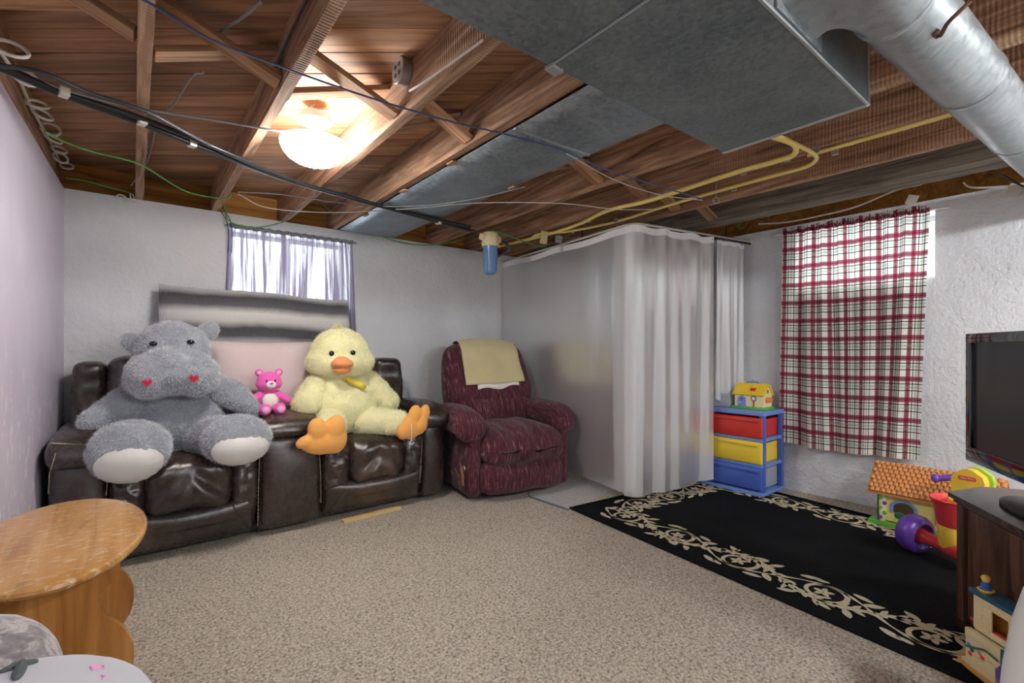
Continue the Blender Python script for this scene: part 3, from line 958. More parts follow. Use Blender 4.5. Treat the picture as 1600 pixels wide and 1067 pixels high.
wire('cable', zs([(410, 2, 2.2), (375, 30, 2.2), (340, 52, 2.2)]), 0.005, MAT['w_grey'], 'short grey cable crossing the boards beside the second joist')
wire('cable', [PX(u, v, 3.70) for u, v in ((1250, 293), (1310, 293), (1400, 287), (1480, 280), (1545, 267), (1600, 292))], 0.005, MAT['w_dark'], 'dark cable sagging along the weathered beam above the plaid curtain')
wire('cable', [PX(u, v, 3.98) for u, v in ((1185, 350), (1230, 347), (1290, 335), (1340, 322), (1400, 297), (1440, 288))], 0.006, MAT['w_white'], 'white cable stapled above the plaid curtain')
wire('cable', [PX(u, v, 3.98) for u, v in ((1505, 285), (1515, 292), (1540, 293), (1590, 290))], 0.006, MAT['w_white'], 'white cable end clipped on the wall top past the plaid curtain')
wire('ground_wire', [PX(u, v, 3.96) for u, v in ((1150, 352), (1157, 358), (1165, 352), (1168, 345), (1160, 346), (1153, 353), (1162, 357))], 0.003, MAT['w_green'], 'small coil of green wire hung above the shower rail end')
for (u, v, x, lab) in ((1425, 312, 3.97, 'folded white paper tag stuck on the wall top above the plaid curtain'), (1585, 296, 3.97, 'white paper tag stuck on the wall top past the white cable end')):
    p = PX(u, v, x)
    tag(mesh_obj('paper_tag', xf(bbox(-0.003, 0.003, -0.028, 0.028, -0.03, 0.03, 0.001), TR(p.x, p.y, p.z, 0, 0.4)), MAT['white_cloth'], None, False), lab, 'tag')
for (u, v, h_, lab) in ((850, 371, 0.05, 'cream card tag hanging from the gas line'), (873, 374, 0.03, 'small grey tag hanging beside the cream card tag')):
    p = PZ(u, v, 1.99)
    tag(mesh_obj('hanging_tag', xf(bbox(-0.028, 0.028, -0.001, 0.001, -h_, h_, 0.0005), TR(p.x, p.y, p.z, -0.6, 0, 0.15)), MAT['khaki'] if h_ > 0.04 else MAT['w_grey'], None, False), lab, 'tag')

# gas lines
ga = thing('gas_line', 'pale yellow gas line with a hooked end below the trunk duct', 'pipe', PZ(860, 365, 2.035))
mesh_obj('tubing', tube(zs([(778, 385, 2.0), (800, 380, 2.03), (860, 365, 2.04), (905, 350, 2.04), (950, 329, 2.035), (1005, 316, 2.035), (1060, 299, 2.035), (1150, 269, 2.035), (1215, 251, 2.03), (1238, 243, 2.02), (1244, 233, 2.02), (1236, 223, 2.03), (1205, 213, 2.05)]), 0.0125, 10), MAT['yellow_gas'], ga)
gb = thing('gas_line', 'darker yellow gas line with a wide hooked end, nearer the wall', 'pipe', PZ(900, 360, 2.03))
mesh_obj('tubing', tube(zs([(828, 374, 2.01), (842, 366, 2.03), (890, 361, 2.035), (960, 347, 2.035), (1040, 322, 2.03), (1120, 299, 2.03), (1200, 277, 2.03), (1255, 262, 2.02), (1274, 251, 2.015), (1272, 241, 2.02), (1245, 226, 2.03), (1215, 212, 2.05)]), 0.010, 10), MAT['yellow_gas'], gb)
gc = thing('gas_line', 'straight yellow gas line running under a joist toward the round pipe', 'pipe', PZ(1400, 205, 2.045))
mesh_obj('tubing', tube(zs([(1262, 243, 2.047), (1400, 204, 2.047), (1520, 169, 2.047), (1640, 130, 2.047)]), 0.0085, 10), MAT['yellow_gas'], gc)
for par, lst in ((ga, ((1162, 270), (1230, 249), (920, 345))), (gb, ((1147, 295), (895, 362), (962, 345))), (gc, ((1275, 236), (1305, 238)))):
    for (u, v) in lst:
        p = PZ(u, v, 2.035)
        mesh_obj('pipe_clip', xf(bbox(-0.008, 0.008, -0.014, 0.014, -0.012, 0.02, 0.002), TR(p.x, p.y, p.z, 0.1)), MAT['steel'], par, False)

# water filter
fc = PZ(766, 372, 2.0)
d = thing('water_filter', 'blue canister water filter with a white head hanging from the pipes', 'water filter', (fc.x, fc.y, 1.70))
m_ = Matrix.Translation((fc.x, fc.y, 0))
mesh_obj('canister', lathe([(0.0, 1.70), (0.035, 1.705), (0.05, 1.72), (0.052, 1.74), (0.058, 1.90), (0.062, 1.925), (0.062, 1.94)], 24, m_), MAT['filter_blue'], d)
for k in range(10):
    an = 2 * PI * k / 10
    mesh_obj('grip_rib', tube([(fc.x + 0.051 * math.cos(an), fc.y + 0.051 * math.sin(an), 1.73), (fc.x + 0.0585 * math.cos(an), fc.y + 0.0585 * math.sin(an), 1.9)], 0.003, 5, 1), MAT['filter_blue'], d)
mesh_obj('filter_head', lathe([(0.07, 1.93), (0.072, 1.95), (0.068, 1.98), (0.07, 2.02), (0.062, 2.04), (0.0, 2.042)], 24, m_), MAT['p_cream'], d)
for s_ in (-1, 1):
    mesh_obj('port', lathe([(0.026, 0.05), (0.026, 0.095), (0.018, 0.1)], 16, m_ @ Matrix.Translation((0, 0, 2.0)) @ Matrix.Rotation(s_ * PI / 2, 4, 'Y')), MAT['p_cream'], d)
wire('water_pipe', [fc + Vector((0.09, 0, 0.0)), fc + Vector((0.25, 0.10, 0.0)), fc + Vector((0.40, 0.28, 0.0)), fc + Vector((0.50, 0.62, -0.01))], 0.012, MAT['hose'], 'black water pipe running from the filter back to the wall', 'pipe', 6, 10)

# white rings
k = 0
for (u, v, r, tw) in ((2, 72, 0.034, 0.3), (28, 118, 0.028, 0.9), (47, 160, 0.028, 0.2), (56, 176, 0.028, 1.0), (70, 200, 0.028, 0.4), (74, 214, 0.028, 1.2), (84, 232, 0.025, 0.5), (87, 245, 0.025, 1.1), (97, 258, 0.024, 0.1)):
    p = PX(u, v, -0.335)
    m_ = TR(p.x + 0.02, p.y, p.z, 0.3 * tw, 0.9 + 0.25 * math.sin(k * 2), 0.25 * tw)
    tag(mesh_obj('plastic_ring', tube([m_ @ Vector((1.25 * r * math.cos(a), 1.25 * r * math.sin(a), 0)) for a in [2 * PI * q_ / 16 for q_ in range(16)]], 0.006, 7, 1, True), MAT['ring']), ['big white plastic ring at the head of the chain above the lilac wall', 'white plastic ring behind the black water pipes above the lilac wall'][k] if k < 2 else 'white plastic ring hanging in the chain above the lilac wall', 'ring', 'white rings chained above the lilac wall'); k += 1
for (u, v, tw) in ((190, 311, 0.3), (207, 309, 1.2)):
    p = PY(u, v, 3.88)
    m_ = TR(p.x, p.y, p.z, tw, 1.4)
    tag(mesh_obj('plastic_ring', tube([m_ @ Vector((0.028 * math.cos(a), 0.028 * math.sin(a), 0)) for a in [2 * PI * q_ / 16 for q_ in range(16)]], 0.004, 7, 1, True), MAT['ring']), 'white plastic ring hanging at the top of the white back wall', 'ring', 'white rings at the back wall top')
wire('rope', [PX(u, v, -0.345) for u, v in ((0, 80), (30, 125), (50, 170), (75, 215), (98, 262))], 0.006, MAT['w_white'], 'pale rope threaded through the white plastic rings', 'rope')

# ------------------------------------------------------------------ grey window curtain
def hang_curtain(name, mat, p_of, n, rows, label, cat, uvw=1.0, uvh=1.0, parent=None):
    V = []; uv = []
    for j in range(rows + 1):
        for i in range(n + 1):
            s_, w_ = i / n, j / rows
            V.append(p_of(s_, w_)); uv.append((s_ * uvw, w_ * uvh))
    Fc = [(j * (n + 1) + i, j * (n + 1) + i + 1, (j + 1) * (n + 1) + i + 1, (j + 1) * (n + 1) + i) for j in range(rows) for i in range(n)]
    o = mesh_obj(name, (V, Fc), mat, parent, True, uv, 0)
    return o


def folds(s, w, freq, seed):
    """gathered folds: many at the top, fewer and deeper below"""
    a = math.sin(2 * PI * freq * s + 1.3 * math.sin(2 * PI * s * 2.1 + seed))
    b = math.sin(2 * PI * freq * 0.47 * s + seed + 0.8 * w)
    c = math.sin(2 * PI * freq * 2.3 * s + seed)
    return a * (0.55 - 0.2 * w) + b * (0.25 + 0.55 * w) + c * 0.3 * (1 - w)


def grey_p(s, w):
    x = 0.525 + 0.88 * s + 0.02 * math.sin(9 * s) * w + (0.03 * w if s > 0.9 else 0) - (0.04 * w if s < 0.06 else 0)
    z = 1.965 - w * 0.93
    return (x, 3.875 + 0.013 * folds(s, w, 11, 0.4) - 0.012 * w, z + 0.004 * math.sin(60 * s) * (1 - w))


d = thing('window_curtain', 'gathered grey sheer curtain over the small window above the sofa', 'curtain', (0.96, 3.875, 1.03))
hang_curtain('drape', MAT['sheer'], grey_p, 220, 24, None, None, parent=d)
mesh_obj('curtain_rod', tube([(0.50, 3.868, 1.968), (1.43, 3.868, 1.968)], 0.006, 8, 1), MAT['w_grey'], d)
mb = MB(); V = []
for i in range(221):
    s_ = i / 220
    for z in (1.982, 1.952):
        V.append((0.525 + 0.88 * s_, 3.866 + 0.006 * math.sin(2 * PI * 46 * s_ + math.sin(s_ * 31)), z + 0.003 * math.sin(90 * s_)))
mb.add((V, [(2 * i, 2 * i + 1, 2 * i + 3, 2 * i + 2) for i in range(220)])); o = mb.build('gathered_heading', MAT['w_grey'], d)

# ------------------------------------------------------------------ plaid curtain
def plaid_p(s, w):
    y = 1.605 - 0.872 * s
    drift = (0.045 * w if s > 0.5 else 0.0) * (s - 0.5) * 2
    y = y + drift + 0.016 * math.sin(7 * s + 2 * w) * w + (0.012 * w if s < 0.05 else 0)
    z = 2.022 - 0.012 * s - w * (1.645 + 0.012 * math.sin(5 * s))
    return (3.972 - 0.026 * folds(s, w, 7, 2.2) - 0.012 * w, y, z)


d = thing('window_curtain', 'burgundy, green and cream plaid curtain over the window above the toys', 'curtain', (3.98, 1.17, 0.36))
hang_curtain('drape', MAT['plaid'], plaid_p, 240, 40, None, None, 1.18, 1.66, d)
mesh_obj('curtain_rod', tube([(4.0, 1.64, 1.995), (3.97, 1.6, 2.0), (3.965, 0.72, 1.985), (4.0, 0.68, 1.98)], 0.006, 8, 2), MAT['win_frame'], d)
V = []; uv = []
for i in range(241):
    s_ = i / 240
    for z in (0.018, -0.03):
        V.append((3.952 - 0.010 * math.sin(2 * PI * 40 * s_ + math.sin(s_ * 37)), 1.605 - 0.872 * s_, 2.012 - 0.012 * s_ + z + 0.004 * math.sin(70 * s_))); uv.append((1.18 * s_, -z * 1.2))
mesh_obj('gathered_heading', (V, [(2 * i, 2 * i + 1, 2 * i + 3, 2 * i + 2) for i in range(240)]), MAT['plaid'], d, True, uv, 0)

# ------------------------------------------------------------------ shower rail, curtains, rings
RA, RB, RC = Vector((2.955, 3.895, 1.985)), Vector((2.755, 2.10, 1.985)), Vector((4.02, 1.885, 1.985))
ab, cb = (RA - RB).normalized(), (RC - RB).normalized()
bend = [RB + ab * 0.12, RB + ab * 0.05 + cb * 0.012, RB + ab * 0.015 + cb * 0.035, RB + cb * 0.12]
path = [RA] + [RA.lerp(bend[0], k / 8) for k in range(1, 8)] + bend + [bend[-1].lerp(RC, k / 8) for k in range(1, 9)]
rail = catmull(path, 6)
cum = [0.0]
for i in range(1, len(rail)): cum.append(cum[-1] + (rail[i] - rail[i - 1]).length)


def rail_at(q):
    q = max(0, min(cum[-1] - 1e-6, q))
    i = max(k for k in range(len(cum)) if cum[k] <= q); i = min(i, len(rail) - 2)
    f_ = (q - cum[i]) / max(1e-9, cum[i + 1] - cum[i])
    tg = (rail[i + 1] - rail[i]).normalized()
    return rail[i].lerp(rail[i + 1], f_), Vector((tg.y, -tg.x, 0))


d = thing('shower_rail', 'bent white shower curtain rail hung around the corner', 'rail', (2.755, 2.1, 1.985))
mesh_obj('rail_tube', tube(path, 0.009, 10, 5), MAT['w_white'], d)
for q_ in (1.25, 2.75):
    p, _ = rail_at(q_)
    mesh_obj('hanger_rod', tube([p + Vector((0, 0, 0.005)), Vector((p.x, p.y, ZT + 0.02))], 0.005, 8, 1), MAT['black'], d)
mesh_obj('end_rod', tube([rail_at(cum[-1] - 0.75)[0] + Vector((0, 0, -0.012)), RC + Vector((-0.005, 0, -0.012))], 0.010, 10, 1), MAT['black'], d)
for p, ax in ((RA, 'Y'), (RC, 'X')):
    mesh_obj('wall_flange', lathe([(0.022, -0.004), (0.022, 0.004), (0.012, 0.01)], 16, Matrix.Translation(p - (Vector((0, 0.003, 0)) if ax == 'Y' else Vector((0.003, 0, 0)))) @ Matrix.Rotation(PI / 2 if ax == 'Y' else -PI / 2, 4, 'X' if ax == 'Y' else 'Y')), MAT['w_white'], d)

HEMS = 0.004


def sc_make(q0, q1, z1, amp, freq, label, seed, n, hemcol=True, inset=0.0, flare=0.0, topfold=0.5):
    def p_of(s, w):
        p, nr = rail_at(q0 + (q1 - q0) * s)
        f_ = amp(s) * folds(s, w, freq, seed) * (topfold + (1 - topfold) * w)
        o = p + nr * (f_ - inset - flare * w * w)
        return (o.x, o.y, 1.968 - w * (1.968 - z1(s)) + 0.006 * math.sin(s * freq * 2 * PI) * (1 - w))
    p, _ = rail_at((q0 + q1) / 2)
    t = thing('shower_curtain', label, 'curtain', (p.x, p.y, 0.05))
    hang_curtain('vinyl_sheet', MAT['frost'], p_of, n, 30, None, None, parent=t)
    V = []
    for i in range(n + 1):
        for w_ in (0.0, 0.026):
            v = Vector(p_of(i / n, w_)); _, nr = rail_at(q0 + (q1 - q0) * i / n)
            V.append(v + nr * HEMS)
    mesh_obj('top_hem', (V, [(2 * i, 2 * i + 1, 2 * i + 3, 2 * i + 2) for i in range(n)]), MAT['hem'], t, True, None, 0)
    k = max(2, int((q1 - q0) / 0.145))
    for i in range(k + 1):
        s = min(0.99, max(0.01, (i + 0.15) / (k + 0.3)))
        r, nr = rail_at(q0 + (q1 - q0) * s)
        b = Vector(p_of(s, 0.012))
        mesh_obj('curtain_hook', tube([r + nr * 0.012, r + Vector((0, 0, 0.013)), r - nr * 0.012, r - nr * 0.012 + Vector((0, 0, -0.02)), b - nr * 0.004, b + nr * 0.006], 0.0022, 5, 3), MAT['steel'], t)
    return t, p_of


sa, pa = sc_make(0.03, 1.80, lambda s: 0.06 + 0.02 * math.sin(3 * s), lambda s: 0.008 + 0.05 * max(0, 0.16 - s), 2.5, 'long frosted vinyl shower curtain hanging flat behind the burgundy recliner', 0.7, 140, flare=-0.0)
sb, pb = sc_make(1.72, 2.58, lambda s: 0.05 + 0.03 * s, lambda s: 0.03 * min(1, s * 3 + 0.15), 3.2, 'frosted vinyl shower curtain folded around the rail bend beside the toy drawers', 1.9, 140, inset=-0.014, flare=0.0)
sc_, pc = sc_make(2.66, 3.0, lambda s: 0.70 - 0.1 * s, lambda s: 0.03, 3, 'short gathered frosted curtain end hanging against the right wall', 3.1, 60, inset=0.02)
for (u, v) in ((1002, 743), (965, 748)):
    best = None
    tr_ = bvh(sb.children[0]) if u > 990 else bvh(sa.children[0])
    a_, n_ = hit(tr_, u, v, 0.003)
    if a_ is None: a_, n_ = hit(bvh(sa.children[0], sb.children[0]), u, v, 0.003)
    if a_ is None: continue
    m_ = frame(a_, n_)
    mesh_obj('grommet', tube([m_ @ Vector((0.014 * math.cos(a), 0.014 * math.sin(a), 0)) for a in [2 * PI * k / 14 for k in range(14)]], 0.004, 6, 1, True), MAT['p_white'], sb if u > 990 else sa)
# cloth hanging inside the shower corner
def tw_p(s, w):
    return (4.0 - 0.018 - 0.014 * math.sin(s * 19), 2.62 - 0.42 * s, 1.92 - 0.88 * w + 0.01 * math.sin(8 * s))


d = thing('hanging_towel', 'tan cloth hanging on the wall behind the frosted shower curtain', 'towel', (3.98, 2.4, 1.04))
o = hang_curtain('cloth', plain('tan_towel', (96, 64, 42), 0.95, bs=80), tw_p, 40, 20, None, None, parent=d); o.modifiers.new('thick', 'SOLIDIFY').thickness = 0.006
mesh_obj('peg', lathe([(0.008, 0), (0.008, 0.05), (0.014, 0.055), (0.014, 0.06)], 10, Matrix.Translation((4.03, 2.4, 1.93)) @ Matrix.Rotation(-PI / 2, 4, 'Y')), MAT['steel'], d)

# ------------------------------------------------------------------ reclining sofa
d = thing('reclining_sofa', 'dark brown leather reclining sofa with a middle console', 'sofa', (0.75, 3.45, 0))
SOFA = d


def wrinkle(amp, sx, sz, seed):
    def f_(w, q):
        return (w.x, w.y + amp * noise.noise((w.x * sx + seed, w.y * 4, w.z * sz)) + amp * 0.6 * noise.noise((w.x * sx * 2.2 + seed, w.y * 7, w.z * sz * 2)), w.z + 0.4 * amp * noise.noise((w.x * sx, w.y * 5 + seed, 3)))
    return f_


def soft(name, x0, x1, y0, y1, z0, z1, r, mat, par, bulge=(0, 0, 0), n=(6, 6, 6), fn=None, m=None):
    return mesh_obj(name, softbox(((x0 + x1) / 2, (y0 + y1) / 2, (z0 + z1) / 2), ((x1 - x0) / 2, (y1 - y0) / 2, (z1 - z0) / 2), r, n, bulge, fn, m), mat, par, True, None, 0)


LE = MAT['leather']
soft('base', -0.27, 1.77, 3.16, 3.85, 0.02, 0.40, 0.03, LE, d)
soft('arm_panel', -0.315, -0.10, 3.075, 3.82, 0.035, 0.59, 0.045, LE, d, (0.0, 0.02, 0.0))
soft('arm_panel', 1.622, 1.805, 3.075, 3.82, 0.035, 0.59, 0.045, LE, d, (0.012, 0.02, 0))


def pad_fn(w, q):
    return (w.x, w.y + 0.006 * noise.noise((w.x * 16, w.y * 10, w.z * 14)), w.z - 0.035 * max(0, -q[1] - 0.45) ** 1.3 * 2 + 0.012 * (1 - q[0] ** 2) * max(q[2], 0))


soft('arm_pad', -0.325, -0.085, 3.02, 3.66, 0.555, 0.685, 0.055, LE, d, (0, 0.01, 0.02), (6, 12, 3), pad_fn)
soft('arm_pad', 1.60, 1.83, 3.02, 3.66, 0.555, 0.685, 0.055, LE, d, (0, 0.01, 0.02), (6, 12, 3), pad_fn)
fronts = []
for k, (a, b, c1, c2) in enumerate(((-0.098, 0.563, 0.04, 0.433), (0.927, 1.622, 1.086, 1.467))):
    # rolled footrest, side gussets, middle seat cushion
    def foot_fn(w, q):
        return (w.x, w.y - 0.07 * max(0, (q[2] + 1) / 2) ** 1.3 * (1 if q[1] < 0 else 0.2) + 0.004 * noise.noise((w.x * 7, w.z * 12, k)), w.z - 0.015 * math.cos(q[0] * 1.5) * (1 if q[2] > 0 else 0))
    fronts.append(soft('footrest', a + 0.002, b - 0.002, 3.10, 3.26, 0.03, 0.265, 0.06, LE, d, (0, 0.03, 0), (20, 4, 8), foot_fn))
    for (g0, g1) in ((a + 0.002, c1 + 0.012), (c2 - 0.012, b - 0.002)):
        fronts.append(soft('seat_gusset', g0, g1, 3.055, 3.60, 0.20, 0.495, 0.04, LE, d, (0.0, 0.02, 0.01), (8, 6, 12), wrinkle(0.02, 16, 26, k * 9 + g0 * 5)))

    def seat_fn(w, q, k=k):
        crease = 0.010 * math.sin(q[2] * 5 + q[0] * q[0] * 5 + k) * (1 if q[1] < 0 else 0)
        pinch = 0.016 * noise.noise((w.x * 9 + k * 5, w.y * 3, w.z * 13 + abs(q[0]) * 3)) + 0.008 * math.sin(34 * (w.z + 0.35 * abs(w.x)) + k) * min(1, abs(q[0]) * 1.3) * (1 if q[1] < 0 else 0)
        return (w.x, w.y + crease + pinch, w.z + 0.008 * noise.noise((w.x * 8, w.y * 8, k)))
    fronts.append(soft('seat_cushion', c1, c2, 3.02, 3.62, 0.235, 0.515, 0.07, LE, d, (0.008, 0.035, 0.02), (18, 10, 14), seat_fn))
soft('console_body', 0.562, 0.928, 3.085, 3.85, 0.03, 0.61, 0.045, LE, d, (0, 0.022, 0), (6, 8, 10))
fronts.append(d.children[-1] if False else soft('console_face', 0.575, 0.915, 3.07, 3.16, 0.05, 0.585, 0.04, LE, d, (0, 0.03, 0), (8, 3, 12), wrinkle(0.004, 6, 6, 3)))
soft('console_lid', 0.557, 0.933, 3.045, 3.60, 0.60, 0.685, 0.04, LE, d, (0, 0.01, 0.012), (8, 10, 3), pad_fn)


def back(x0, x1, z1, y0=3.52, nm='back_cushion', rr=0.075, bl=0.03):
    zc = 0.48

    def f_(w, q):
        w = Vector(w)
        return (w.x + 0.008 * noise.noise((w.x * 9, w.z * 7, 2)), w.y + (w.z) * 0.13 + 0.010 * noise.noise((w.x * 7, w.z * 9, 5)) - 0.022 * math.cos(q[2] * 6.3) * (1 if q[1] < 0 else 0) * (1 - q[0] ** 2), w.z)
    return soft(nm, x0, x1, y0, 3.80, zc, z1, rr, LE, d, (0, bl, 0.01), (10, 4, 14), f_)


back(-0.275, -0.115, 1.02, 3.56, 'back_wing', 0.05, 0.015)
back(-0.125, 0.568, 1.055)
back(0.566, 0.926, 1.02, 3.58, 'console_back', 0.05, 0.02)
back(0.922, 1.487, 1.055)
back(1.475, 1.715, 1.02, 3.56, 'back_wing', 0.05, 0.015)
soft('back_frame', -0.26, 1.76, 3.79, 3.872, 0.06, 0.98, 0.03, LE, d)
# contrast stitching laid over the leather
tree = bvh(*[o for o in d.children])
for pl in (((87, 708), (78, 740), (76, 775)), ((169, 742), (167, 757), (165, 776)), ((406, 712), (404, 760), (403, 828)), ((499, 711), (501, 745), (501, 790)), ((660, 684), (658, 710), (655, 760)),
           ((80, 692), (110, 694), (145, 696)), ((80, 693), (110, 694), (145, 696))):
    pts = []
    for i in range(len(pl) - 1):
        for k in range(12):
            f_ = k / 12
            a_, n_ = hit(tree, pl[i][0] * (1 - f_) + pl[i + 1][0] * f_, pl[i][1] * (1 - f_) + pl[i + 1][1] * f_, 0.0015)
            if a_: pts.append(a_)
    mb = MB()
    for i in range(0, len(pts) - 1, 1):
        if (pts[i + 1] - pts[i]).length < 0.06: mb.add(tube([pts[i], pts[i].lerp(pts[i + 1], 0.72)], 0.0022, 5, 1))
    if mb.v: mb.build('stitching', MAT['stitch'], d)
for pl in (((363, 788), (375, 808), (397, 838)), ((541, 764), (520, 792), (502, 818)), ((626, 747), (638, 766), (650, 785)), ((228, 800), (212, 840), (196, 880))):
    pts = []
    for i in range(len(pl) - 1):
        for k in range(8):
            f_ = k / 8
            a_, n_ = hit(tree, pl[i][0] * (1 - f_) + pl[i + 1][0] * f_, pl[i][1] * (1 - f_) + pl[i + 1][1] * f_, 0.001)
            if a_: pts.append(a_)
    if len(pts) > 3: mesh_obj('piping', tube(pts, 0.004, 6, 1), LE, d)
a_ = PZ(585, 808, 0.0)
tag(mesh_obj('wood_board', xf(bbox(-0.20, 0.20, -0.02, 0.02, 0.0, 0.02, 0.003), TR(a_.x, a_.y + 0.035, 0.0, 0.05)), plain('pine_scrap', (206, 178, 120), 0.7, var=0.1), None, False), 'short pale pine board on the carpet under the sofa front', 'board')

# ------------------------------------------------------------------ pillows on the sofa
def pillow(name, w, h, t_, mat, parent, m, nx=26, nz=16, fn=None, pinch=0.05):
    """stuffed cushion in local XZ (front -Y) with pinched corners, UV over the face"""
    V = []; uv = []; Fc = []
    for side in (-1, 1):
        for j in range(nz + 1):
            for i in range(nx + 1):
                a, b = 2 * i / nx - 1, 2 * j / nz - 1
                th = t_ * (max(0, 1 - a ** 4) * max(0, 1 - b ** 4)) ** 0.5
                x = a * w * (1 - pinch * (1 - abs(b)) * abs(a)); z = b * h * (1 - pinch * (1 - abs(a)) * abs(b))
                y = side * th
                if fn: x, y, z = fn(x, y, z, a, b, side)
                V.append((x, y, z)); uv.append((i / nx, j / nz))
    o = (nx + 1) * (nz + 1)
    for s_ in (0, 1):
        for j in range(nz):
            for i in range(nx):
                q_ = [s_ * o + j * (nx + 1) + i, s_ * o + j * (nx + 1) + i + 1, s_ * o + (j + 1) * (nx + 1) + i + 1, s_ * o + (j + 1) * (nx + 1) + i]
                Fc.append(tuple(q_ if s_ == 0 else q_[::-1]))
    return mesh_obj(name, xf((V, Fc), m), mat, parent, True, uv, 0)


d = thing('fur_body_pillow', 'long grey and white striped faux fur pillow on the sofa top', 'pillow', (0.70, 3.74, 1.06))


def fp(x, y, z, a, b, s):
    return x, y + 0.02 * math.sin(a * 4), z - 0.012 * a + 0.008 * math.sin(a * 5.1 + 1) + 0.006 * noise.noise((x * 9, z * 9, 1))


fpil = pillow('pillow_body', 0.60, 0.215, 0.065, MAT['faux'], d, TR(0.725, 3.745, 1.285, 0.0, -0.16), 60, 24, fp, 0.0)
fur(fpil, 26000, 0.020, 0.003, MAT['faux'], 0.4)
# give the strands the stripe of the cushion they grow from
fo = fpil.children[0]; me = fo.data
co = np.zeros(len(me.vertices) * 3); me.vertices.foreach_get('co', co); co = co.reshape(-1, 3)
mi = np.array(TR(0.725, 3.745, 1.285, 0.0, -0.16).inverted())
lc = co @ mi[:3, :3].T + mi[:3, 3]
vv = np.repeat(np.clip(lc[0::3, 2] / 0.43 + 0.5, 0.01, 0.99), 3); uu = np.repeat(lc[0::3, 0] / 1.23 + 0.5, 3)
l = me.uv_layers.new(name='UVMap'); l.data.foreach_set('uv', np.stack([uu, vv], 1).astype(np.float32).ravel())

d = thing('velvet_cushion', 'dusty pink velvet cushion standing on the sofa console', 'cushion', (0.70, 3.52, 0.69))
pillow('cushion_body', 0.315, 0.235, 0.07, MAT['blush'], d, TR(0.685, 3.50, 0.915, 0.0, -0.10))

# ------------------------------------------------------------------ plush hippo
HIP = thing('plush_hippo', 'huge grey plush hippo with cream soles sitting on the sofa', 'plush toy', (0.2, 3.3, 0.51))
hb = blob('torso', [ellipsoid((0.195, 3.34, 0.69), (0.235, 0.175, 0.185)), ellipsoid((0.195, 3.36, 0.82), (0.195, 0.14, 0.12))], MAT['hippo'], HIP, 0.014, 6, wob=0.010)
hh = blob('head', [ellipsoid((0.175, 3.33, 1.085), (0.183, 0.165, 0.168)), ellipsoid((0.168, 3.175, 0.98), (0.178, 0.15, 0.128)), ellipsoid((0.068, 3.15, 0.955), (0.112, 0.125, 0.118)), ellipsoid((0.270, 3.15, 0.955), (0.112, 0.125, 0.118)), ellipsoid((0.17, 3.30, 0.99), (0.19, 0.15, 0.13))], MAT['hippo'], HIP, 0.012, 3, wob=0.008)
for (u, v, rz, ry) in ((209, 536, 0.0, -0.85), (324, 519, 0.0, 0.75)):
    c = PY(u, v, 3.33)
    m3 = Matrix.Rotation(ry, 3, 'Y')
    er = blob('ear', [ellipsoid(c, (0.05, 0.026, 0.068), m3), ellipsoid(c + m3 @ Vector((0, 0, -0.05)), (0.042, 0.03, 0.045), m3)], MAT['hippo'], HIP, 0.008, 3)
    fur(er, 3500, 0.014, 0.0022, MAT['hippo_fur'])
la = blob('arm', capsule_between((0.02, 3.34, 0.85), (-0.06, 3.26, 0.79), 0.085, 0.082) + capsule_between((-0.06, 3.26, 0.79), (-0.175, 3.18, 0.735), 0.082, 0.05), MAT['hippo'], HIP, 0.014, 6, wob=0.006)
ra = blob('arm', capsule_between((0.37, 3.34, 0.87), (0.46, 3.28, 0.83), 0.085, 0.08) + capsule_between((0.46, 3.28, 0.83), (0.565, 3.23, 0.74), 0.08, 0.048), MAT['hippo'], HIP, 0.014, 6, wob=0.006)
legs = []
for (c, r, b0) in (((-0.015, 2.985, 0.605), (0.165, 0.125, 0.148), (0.06, 3.22, 0.60)), ((0.445, 2.985, 0.605), (0.172, 0.12, 0.132), (0.32, 3.22, 0.60))):
    c = Vector(c)
    lg = blob('leg', [ellipsoid(c, r)] + capsule_between(b0, c + Vector((0, 0.06, 0)), 0.115, 0.125, 5), MAT['hippo'], HIP, 0.015, 6, wob=0.007)
    legs.append(lg)
    # flat satin sole on the lower front of the foot
    sd = Vector((0.0, -0.93, -0.30)) if c.x < 0.2 else Vector((0.05, -0.95, -0.18))
    sd.normalize()
    zx = Vector((0, 0, 1)); xx = zx.cross(sd).normalized(); yy = sd.cross(xx)
    V = []; Fc = []
    cc = c + sd * (r[1] * 0.90) + Vector((0, 0, -0.022))
    nr, na = 7, 36
    sx, sy = r[0] * 0.80, r[2] * 0.70
    for i in range(nr + 1):
        k_ = i / nr
        for j in range(na):
            an = 2 * PI * j / na
            top = 1.0 if math.sin(an) < 0 else 0.85
            pk = 0.004 * math.sin(an * 16) * k_ * k_
            off = 0.026 * (1 - k_ * k_) - 0.022 * k_ ** 4
            p = cc + xx * (math.cos(an) * sx * k_) + yy * (math.sin(an) * sy * k_ * top) + sd * (off + pk)
            V.append(p)
    for i in range(nr):
        for j in range(na):
            Fc.append((i * na + j, i * na + (j + 1) % na, (i + 1) * na + (j + 1) % na, (i + 1) * na + j))
    so = mesh_obj('sole', (V, Fc), MAT['sole'], HIP, True, None, 0); so['label'] = 'cream satin sole'
    keepc = (np.array(cc), np.array(xx), np.array(yy), np.array(sd), sx, sy)

    def keep(cen, K=keepc):
        dlt = cen - K[0]
        a = dlt @ K[1] / K[4]; b = dlt @ K[2] / K[5]; f_ = dlt @ K[3]
        return ~((a * a + b * b < 0.85) & (f_ > -0.06))
    fur(lg, 15000, 0.015, 0.0028, MAT['hippo_fur'], keep=keep)
fur(hb, 30000, 0.015, 0.0028, MAT['hippo_fur'])
fur(hh, 36000, 0.013, 0.0028, MAT['hippo_fur'])
